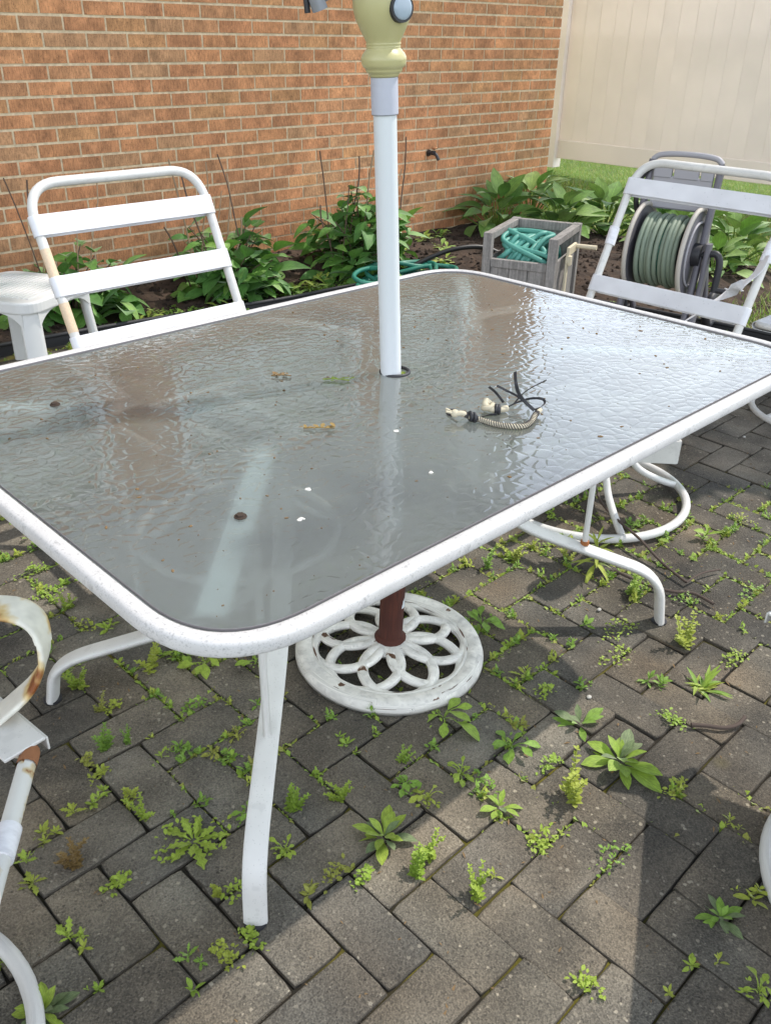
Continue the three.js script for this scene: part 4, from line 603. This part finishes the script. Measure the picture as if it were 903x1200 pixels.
  if (kind === 'R' || kind === 'S') { const n = kind === 'R' ? 19 : 9; for (let i = 0; i < n; i++) { const t = i / n, a = i * 2.4 + rr(-0.35, 0.35), r0 = s * 0.22; one(pick(WL.o), rnd() < 0.3 ? L.grey : m0, Math.sin(a) * r0 * t, 0.004 + s * 0.12 * (1 - t), Math.cos(a) * r0 * t, a, mix(1.0, 0.05, t) + rr(-0.2, 0.2), rr(-0.35, 0.35), s * mix(0.4, 0.9, Math.sqrt(t)) * rr(0.7, 1.15)); } }
  if (kind === 'D') { for (let i = 0; i < 14; i++) { const t = i / 14, a = i * 2.4 + rr(-0.4, 0.4); one(pick(WL.d), m0, Math.sin(a) * s * 0.1, 0.006, Math.cos(a) * s * 0.1, a, mix(0.7, 0.05, t), rr(-0.3, 0.3), s * mix(0.5, 1.0, t)); } for (let i = 0; i < 70; i++) geo.push(placed(pick(WL.s), rr(-1, 1) * s, rr(0.003, 0.02), rr(-0.7, 0.7) * s, rr(0, 6.28), rr(0, 0.7), 0, rr(0.007, 0.013))); part('leaves', geo, L.weed[2], w); }
  if (kind === 'T') { part('stem', tube([[0, 0, 0], [0.004, 0.07, 0], [0.0, 0.12, 0.004]], 0.0025, 6, 6), m0, w); for (let i = 0; i < 18; i++) { const t = i / 18; one(pick(WL.t), m0, 0, 0.03 + 0.09 * t, 0, i * 2.4, mix(-0.1, 0.9, t), 0, mix(0.075, 0.045, t)); } }
  if (kind === 'g') for (let i = 0; i < 22; i++) one(pick(WL.t), pick(L.weed), rr(-0.3, 0.3) * s, 0.002, rr(-0.3, 0.3) * s, rr(0, 6.28), rr(0.1, 0.9), 0, s * rr(0.6, 1.4));
  return w;
}
weed('R', 14, 58, 8.2, 'largest weed, a broad pale green rosette on the sunny pavers');
weed('S', 17, 46, 6.0, 'drooping broad weed beside the largest rosette');
weed('R', -37, 39, 6.2, 'round leaved rosette in front of the near table leg foot');
weed('S', -15, 49, 4.6, 'three leaved weed on the edge of a paver corner');
weed('B', -4, 24, 8.2, 'leafy weed bunch touching the umbrella base');
weed('B', 0, 40, 5.8, 'spreading weed between the umbrella base and the largest rosette');
weed('T', 72, 12, 7.5, 'tall narrow leaved weed under the curved table leg');
weed('B', 29, 7, 6.4, 'bright broad leaved weed behind the rim of the umbrella base');
weed('B', -24, -18, 5.0, 'leafy weed under the near table rim beside the leg');
weed('B', -33, -26, 5.5, 'ivy like weed under the near table corner');
weed('B', -36, -32, 4.0, 'small ivy like weed beyond the near table corner');
weed('D', -64, 16, 7.0, 'spreading toothed weed with seedlings in front of the rusty chair');
weed('R', -99, 28, 5.2, 'bright weed rosette beside the rusty chair ring');
weed('R', -5, 91, 4.4, 'bunched weed on the shaded pavers');
weed('g', 50, 58, 4.8, 'grassy tuft by the lit paver edge');
const W1 = {
  r: [[-53, -6, 3.8], [-57, -6, 3], [-77, -5, 3.7], [-72, -5, 3.3], [-84, -4, 3.3], [-89, 0, 3.2], [-90, 5, 3.5], [-90, 19, 3.6], [-89, 22, 2.4], [-78, 35, 3.2], [-100, 16, 4], [-26, 16, 3.4], [-28, 59, 2.7], [-56, 39, 3], [21, 27, 4.2], [7, 37, 3.2]],
  u: [[-83, 6, 4.2], [-45, 22, 3.9], [-37, 26, 3.6], [-38, 49, 3.7], [-34, 48, 4.1], [-34, 59, 4], [-20, 27, 3], [-2, 57, 6.3], [60, -8, 5], [72, 26, 5.4], [62, 47, 6], [73, 3, 3.6], [50, -10, 4.4]],
  c: [[-46, 43, 2.3], [-49, 39, 3], [-12, 43, 2.6], [-8, 71, 4.6], [16, 70, 3.5], [-33, 82, 2.6], [-15, 60, 3.9], [2, 49, 2.7], [34, 59, 3.7], [74, -6, 6.2], [54, 32, 6], [45, 38, 4.9], [20, 34, 2.9], [80, 37, 5], [136, 25, 4.1], [99, 47, 4.2], [66, 58, 4.2]],
  B: [[-14, 38, 3.3], [-24, 38, 3.6], [-25, 33, 3.3], [-13, 102, 3.7], [-42, -1, 2.7], [-49, 0, 2.6], [-53, 18, 3.2], [-53, 29, 3.1]],
};
const W2 = {
  r: [[17, 82, 2.3], [3, 93, 3.6], [-17, 92, 2.4], [-13, 95, 2.4], [-24, 92, 2.3], [42, 48, 4.3], [104, 3, 4.5], [104, 14, 5.5], [50, 25, 3.7], [115, 23, 5.6], [29, 38, 3], [-40, -105, 4.2], [-58, -53, 3.1], [-44, -52, 3.6], [-33, -6, 3.6], [-45, 8, 3.3], [-80, 40, 2.5], [-91, 30, 2.2]],
  u: [[-47, -67, 3.7], [-60, -37, 3.8], [-45, -32, 5.5], [-60, -27, 2.8], [-64, -16, 3.9], [-60, -15, 2.7], [-68, -1, 3.3], [-69, 5, 3.6], [-67, 28, 2.7]],
  c: [[-39, -118, 3.3], [-39, -99, 3.1], [-46, -88, 3.5], [-48, -76, 4.3], [-48, -57, 3.6], [-43, -15, 2.8], [-57, -26, 2], [-69, -15, 1.9], [-69, -10, 1.9], [-47, 3, 2.2], [-64, 30, 3], [-68, 39, 2.6], [-73, 39, 2.9], [-79, 15, 2.4]],
};
const smallWeeds = [];
for (const W of [W1, W2]) for (const k of Object.keys(W)) for (const [x, z, s] of W[k]) smallWeeds.push([weed(k, x, z, s), WEED[k][0], x / 100, z / 100]);
rankLabels(smallWeeds, MARKS);
// weeds in the soil bed beside the edging
{
  const bedWeeds = [[2.75, -2.72], [3.05, -2.62], [3.2, -2.9], [2.9, -2.45], [1.95, -2.55], [1.8, -2.6], [1.35, -2.52], [0.95, -2.62], [3.45, -3.0], [4.0, -1.25], [3.7, -1.15], [2.05, -2.6], [2.3, -2.52]];
  const bl = []; bedWeeds.forEach(([x, z], i) => { seed(400 + i); const w = thing('bed_weed', 'small bright weed on the dark soil bed', 'weed', [x, bedHeight(x, z), z], 0, 'weeds on the soil bed'); for (let k = 0; k < 16; k++) setLeaf(part('leaf', pick(WL.o), pick(L.weed), w), rr(-0.05, 0.05), 0.005 + 0.03 * rnd(), rr(-0.05, 0.05), rr(0, 6.28), rr(0, 0.9), 0, rr(0.04, 0.085)); bl.push([w, 'small bright weed on the soil', x, z]); });
  rankLabels(bl, [['the wooden hose box', 2.72, -1.67], ['the green hose coil', 2.36, -2.3], ['the plastic stool', 0.16, -2.2], ['the hose reel', 2.93, -1.0], ['the wall tap', 3.47, -3.1]]);
}
// uncounted seedlings and moss along the joints
{
  seed(40); const tuft = []; for (let i = 0; i < 5; i++) tuft.push(placed(WL.s[i % 4], rr(-0.003, 0.003), 0, rr(-0.003, 0.003), i * 1.26 + rr(-0.3, 0.3), rr(0.1, 0.9), 0, rr(0.005, 0.0095))); const g = merge(tuft);
  const spots = []; for (const o of allPavers) { if (!o.inView || o.d > 6) continue; const dirT = o.turn ? 1 : 0; for (let k = 0; k < 62; k++) {
    const side = rnd() < 0.66, e = side ? rr(-0.106, 0.106) : (rnd() < 0.5 ? -1 : 1) * 0.1055, f = side ? (rnd() < 0.5 ? -1 : 1) * 0.0525 : rr(-0.053, 0.053); let dx = f, dz = e; if (dirT) [dx, dz] = [e, f];
    const x = o.x + dx, z = o.z + dz, den = fbm(x * 0.11 + 3.3, z * 0.11 + 3.3, 14, 3, 301), near = 0.03 - 0.11 * sstep(0.55, 0.9, z + 0.2 * x); if (rnd() < sstep(0.42, 0.66, den + near) * 0.95) spots.push([x + rr(-0.004, 0.004), z + rr(-0.004, 0.004)]); } }
  const mats = [L.weed[0], L.weed[2], L.yellow];
  mats.forEach((m, j) => { const mine = spots.filter((_, i) => i % 3 === j), inst = new THREE.InstancedMesh(g, m, mine.length); mine.forEach(([x, z], i) => { dummy.position.set(x, gy(x, z) - 0.006, z); dummy.rotation.set(0, rnd() * 6, 0); dummy.scale.setScalar(rr(0.5, 2.2)); dummy.updateMatrix(); inst.setMatrixAt(i, dummy.matrix); }); inst.name = numbered('joint_seedlings'); shade(inst); scene.add(inst); tag(inst, ['tiny green seedlings filling the paver joints', 'tiny pale green seedlings filling the paver joints', 'yellowish moss tufts in the paver joints'][j], 'seedlings', null, 'stuff'); });
  { // small loose sprigs, a few centimetres high, where the joints are overgrown
    const sp = []; for (let i = 0; i < 16; i++) sp.push(placed(i % 3 ? WL.r[i % 4] : WL.s[i % 4], rr(-0.006, 0.006), rr(0, 0.016), rr(-0.006, 0.006), rr(0, 6.28), rr(0.1, 1.2), 0, rr(0.006, 0.0155))); const g2 = merge(sp), sel = spots.filter(() => rnd() < 0.12);
    [L.weed[0], L.weed[3], L.weed[1]].forEach((m, j) => { const mine = sel.filter((_, i) => i % 3 === j), inst = new THREE.InstancedMesh(g2, m, mine.length); mine.forEach(([x, z], i) => { dummy.position.set(x, gy(x, z) - 0.006, z); dummy.rotation.set(rr(-0.3, 0.3), rnd() * 6, rr(-0.3, 0.3)); dummy.scale.setScalar(rr(0.5, 1.5)); dummy.updateMatrix(); inst.setMatrixAt(i, dummy.matrix); }); inst.name = numbered('joint_sprigs'); shade(inst); scene.add(inst); tag(inst, ['loose green sprigs crowding the paver joints', 'loose yellow green sprigs crowding the paver joints', 'loose deep green sprigs crowding the paver joints'][j], 'seedlings', null, 'stuff'); });
  }
  // low weeds along the edge of the soil bed
  const n = 2600, inst = new THREE.InstancedMesh(g, L.weed[1], n); for (let i = 0; i < n; i++) { let x, z; do { const p = edgePts[Math.floor(rnd() * edgePts.length)]; x = p.x + rr(-0.1, 0.1); z = p.z - 0.03 - 0.25 * rnd() * rnd(); } while (x < -0.5 || x > 3.4 || fbm(x * 0.1 + 2, z * 0.1 + 2, 20, 3, 305) < 0.47); dummy.position.set(x, bedHeight(x, z) - 0.002, z); dummy.rotation.set(rr(-0.3, 0.3), rnd() * 6, 0); dummy.scale.setScalar(rr(1.2, 3.4)); dummy.updateMatrix(); inst.setMatrixAt(i, dummy.matrix); } inst.name = 'bed_groundcover'; shade(inst); scene.add(inst); tag(inst, 'low green groundcover along the black edging', 'groundcover', null, 'stuff');
}
// lawn grass
{
  seed(41); const blade = leafGeo(1, 0.075, 0.35, 0.15, 0.3, 3);
  L.grass.forEach((m, j) => { const n = 26000, inst = new THREE.InstancedMesh(blade, m, n); for (let i = 0; i < n; i++) { let x, z; do { x = rr(3.3, 9.5); z = rr(-6.5, 1.2); } while ((edgeSide(x, z) > -0.02 && z > -2) || (x < 4.95 && z < -3.1) || (x < 4.95 && z < rr(-1.35, -1.0)) ); setLeaf(dummy, x, gy(x, z) - 0.03, z, rr(0, 6.28), rr(0.7, 1.5), 0, rr(0.05, 0.105) * (x > 6.6 ? 0.55 : 1)); dummy.updateMatrix(); inst.setMatrixAt(i, dummy.matrix); } inst.name = numbered('lawn_grass'); shade(inst); scene.add(inst); tag(inst, ['mid green lawn grass beyond the soil bed', 'bright green lawn grass beyond the soil bed', 'straw tinted lawn grass beyond the soil bed'][j], 'grass', null, 'stuff'); });
}

// ---------------------------------------------------------------- things lying on the table and the paving
{
  const GT = 0.7235;
  const r = thing('frayed_rope', 'frayed cream rope with black ends lying in a curve on the glass', 'rope');
  const rp = [[-0.079, 0.738, 0.257], [-0.071, 0.739, 0.264], [-0.061, 0.733, 0.271], [-0.051, 0.7295, 0.294], [-0.047, 0.729, 0.321], [-0.036, 0.729, 0.342], [-0.016, 0.729, 0.360], [0.008, 0.729, 0.358], [0.040, 0.7305, 0.344], [0.055, 0.736, 0.343]];
  part('cord', tube(rp, 0.0048, 70, 10), M.rope, r); seed(50);
  const c = curve(rp), tw = []; for (const ph of [0, 2.1, 4.2]) { const P = []; for (let i = 0; i <= 150; i++) { const t = 0.16 + 0.78 * i / 150, p = c.getPoint(t), q = c.getTangent(t), s = V(0, 1, 0).cross(q).normalize(), u = q.clone().cross(s), a = t * 110 + ph; P.push(p.addScaledVector(s, Math.cos(a) * 0.0046).addScaledVector(u, Math.sin(a) * 0.0046)); } tw.push(tube(P, 0.0011, 300, 5)); }
  part('twist_strand', tw, M.ropeDark, r);
  part('frayed_end', [at(new THREE.SphereGeometry(0.0075, 12, 8), -0.079, 0.738, 0.254), ...[0, 1, 2, 3, 4].map(() => tube([[-0.079, 0.738, 0.256], [-0.082 + rr(-0.012, 0.012), 0.737 + rr(-0.006, 0.008), 0.246 + rr(-0.01, 0.006)]], 0.0022, 3, 5))], M.rope, r);
  const band = (x, y, z, ay) => at(new THREE.TorusGeometry(0.0066, 0.0036, 8, 18), x, y, z, ay);
  part('tie_band', [band(-0.060, 0.7335, 0.275, 1.2), band(-0.057, 0.7325, 0.281, 1.2)], M.dark, r);
  const r2 = thing('rope_stub', 'short knotted cream rope stub on the glass beside the longer rope', 'rope');
  part('cord', tube([[0.003, 0.744, 0.258], [-0.006, 0.737, 0.264], [-0.005, 0.733, 0.277], [0.005, 0.732, 0.286], [0.024, 0.731, 0.291]], 0.006, 30, 10), M.rope, r2);
  part('knot', [at(new THREE.SphereGeometry(0.008, 12, 8), 0.002, 0.738, 0.262), at(new THREE.TorusGeometry(0.009, 0.005, 8, 16), -0.003, 0.735, 0.268, 0.6, 1.2)], M.rope, r2); part('tie_band', [band(0.002, 0.733, 0.283, 0.7), band(0.006, 0.732, 0.286, 0.7)], M.dark, r2);
  const tie = (label, P, w = 0.0052) => tag(part('cable_tie', sweep(curve(P).getPoints(30), V(0.35, 0.6, 0.55), w, 0.0016, 4, false, 10), M.dark), label, 'cable tie');
  tie('black cable tie hooked round the frayed rope end', [[-0.060, 0.735, 0.240], [-0.060, 0.731, 0.228], [-0.065, 0.727, 0.223], [-0.070, 0.727, 0.238], [-0.066, 0.731, 0.252]]);
  tie('straight black cable tie pointing up from the rope stub', [[0.002, 0.770, 0.263], [0.026, 0.752, 0.261], [0.034, 0.735, 0.274]]);
  tie('black cable tie crossing between stub and long rope', [[0.018, 0.770, 0.268], [0.022, 0.765, 0.289], [0.036, 0.755, 0.303], [0.041, 0.740, 0.332]], 0.0045);
  tie('tallest black cable tie curving up off the glass', [[0.033, 0.800, 0.295], [0.022, 0.785, 0.307], [0.028, 0.765, 0.311], [0.035, 0.750, 0.322], [0.039, 0.738, 0.341]], 0.0065);
  tie('long black cable tie reaching towards the hose reel', [[0.114, 0.768, 0.308], [0.092, 0.760, 0.299], [0.070, 0.748, 0.290], [0.048, 0.732, 0.287]]);
  tie('looped black cable tie bent back to the rope', [[0.026, 0.732, 0.289], [0.045, 0.742, 0.302], [0.061, 0.748, 0.316], [0.074, 0.748, 0.331], [0.071, 0.745, 0.340], [0.056, 0.740, 0.342], [0.042, 0.737, 0.338]]);
  tie('short black cable tie lying flat under the stub', [[-0.032, 0.7255, 0.278], [-0.016, 0.7265, 0.282], [-0.007, 0.728, 0.292]], 0.0045);
  seed(51);
  const sprig = (label, x, z, m, l, a) => { const o = thing('fallen_sprig', label, 'plant debris', [x, GT, z], a), g = []; for (let i = 0; i < 11; i++) g.push(placed(pick(WL.s), -l / 2 + l * i / 10, 0.002 + 0.004 * rnd(), rr(-0.003, 0.003), rr(0, 6.28), rr(-0.1, 0.5), 0, rr(0.007, 0.014))); g.push(tube([[-l / 2, 0.003, 0], [0, 0.005, 0.002], [l / 2, 0.003, 0]], 0.0012, 6, 5)); part('sprig', g, m, o); };
  sprig('green sprig lying on the glass near the pole', -0.101, -0.039, L.weed[2], 0.05, -0.9); sprig('brown seed sprig on the glass in front of the pole', -0.285, 0.122, mat(lin(0.23, 0.155, 0.05), 0.9), 0.055, -0.75); sprig('dry brown sprig on the glass left of the green sprig', -0.170, -0.130, mat(lin(0.19, 0.12, 0.05), 0.9), 0.04, -0.7);
  for (const [x, z, l] of [[-0.446, 0.284, 'nearest the bolted table arm'], [-0.511, 0.350, 'closest to the near table end'], [-0.189, 0.218, 'below the foot of the pole'], [-0.263, 0.370, 'near the long rim']]) tag(part('bird_spot', [0, 1, 2].map((q) => at(new THREE.SphereGeometry(0.0022 + 0.0016 * rnd(), 9, 6).scale(rr(1, 1.8), 0.3, 1), x + q * rr(-0.0025, 0.0035), GT + 0.0006, z + rr(-0.002, 0.002), rr(0, 3))), M.spot), 'white dropping spot on the glass ' + l, 'dropping', 'white spots on the glass');
  const n = 420, bit = new THREE.IcosahedronGeometry(1, 0), inst = new THREE.InstancedMesh(bit, M.litter, n); for (let i = 0; i < n; i++) { dummy.position.set(rr(-0.74, 0.74), GT + 0.0006, rr(-0.5, 0.5)); dummy.rotation.set(0, rnd() * 6, 0); const s = 0.0007 + 0.0026 * Math.pow(rnd(), 5); dummy.scale.set(s * rr(1, 2.4), s * 0.5, s); dummy.updateMatrix(); inst.setMatrixAt(i, dummy.matrix); } inst.name = 'table_grit'; shade(inst); scene.add(inst); tag(inst, 'specks of brown grit scattered over the glass top', 'grit', null, 'stuff');
  const twig = (label, P, r0) => { const o = thing('fallen_twig', label, 'twig'); P.forEach((p, i) => part(i ? 'side_twig' : 'stick', tube(p, r0 * (i ? 0.7 : 1), 26, 7), M.twig, o)); };
  twig('long dark twig running from the table leg brace to the paving', [[[1.176, 0.02, -0.188], [1.057, 0.018, -0.082], [0.959, 0.035, 0.048], [0.922, 0.03, 0.140], [0.895, 0.004, 0.232], [0.868, -0.008, 0.330]], [[0.865, -0.006, 0.332], [0.940, -0.004, 0.341], [1.005, -0.010, 0.362]]], 0.0042);
  twig('dark twig lying beside the curved leg foot', [[[0.764, -0.003, 0.163], [0.771, -0.006, 0.265], [0.798, -0.008, 0.330], [0.834, -0.010, 0.370], [0.831, -0.012, 0.434]]], 0.0045);
  twig('short bent twig on the lit paving', [[[0.351, -0.012, 0.631], [0.373, -0.013, 0.655], [0.400, -0.014, 0.688], [0.432, -0.014, 0.702], [0.464, -0.012, 0.702]]], 0.0048);
  for (const [x, z, l] of [[0.578, 0.237, 'white pebble near the curved table leg foot'], [0.262, 0.421, 'white pebble on the sunny paving'], [1.998, -0.049, 'white pebble on the shaded paving']]) tag(part('pebble', at(new THREE.IcosahedronGeometry(0.0055, 2).scale(1.2, 0.7, 1), x, gy(x, z) + 0.004, z), M.pebble), l, 'pebble');
  // dry bits on the paving
  seed(52); const m = 900, leafBit = leafGeo(1, 0.3, 0.3, 0.2, 0.5, 2), i2 = new THREE.InstancedMesh(leafBit, M.litter, m); for (let i = 0; i < m; i++) { const x = rr(-1.2, 2.4), z = rr(-1.3, 1.1); setLeaf(dummy, x, gy(x, z) + 0.002, z, rr(0, 6.28), rr(-0.2, 0.2), 0, rr(0.004, 0.016)); dummy.updateMatrix(); i2.setMatrixAt(i, dummy.matrix); } i2.name = 'paving_litter'; shade(i2); scene.add(i2); tag(i2, 'dry brown plant litter scattered on the pavers', 'litter', null, 'stuff');
}

renderer.render(scene, camera);
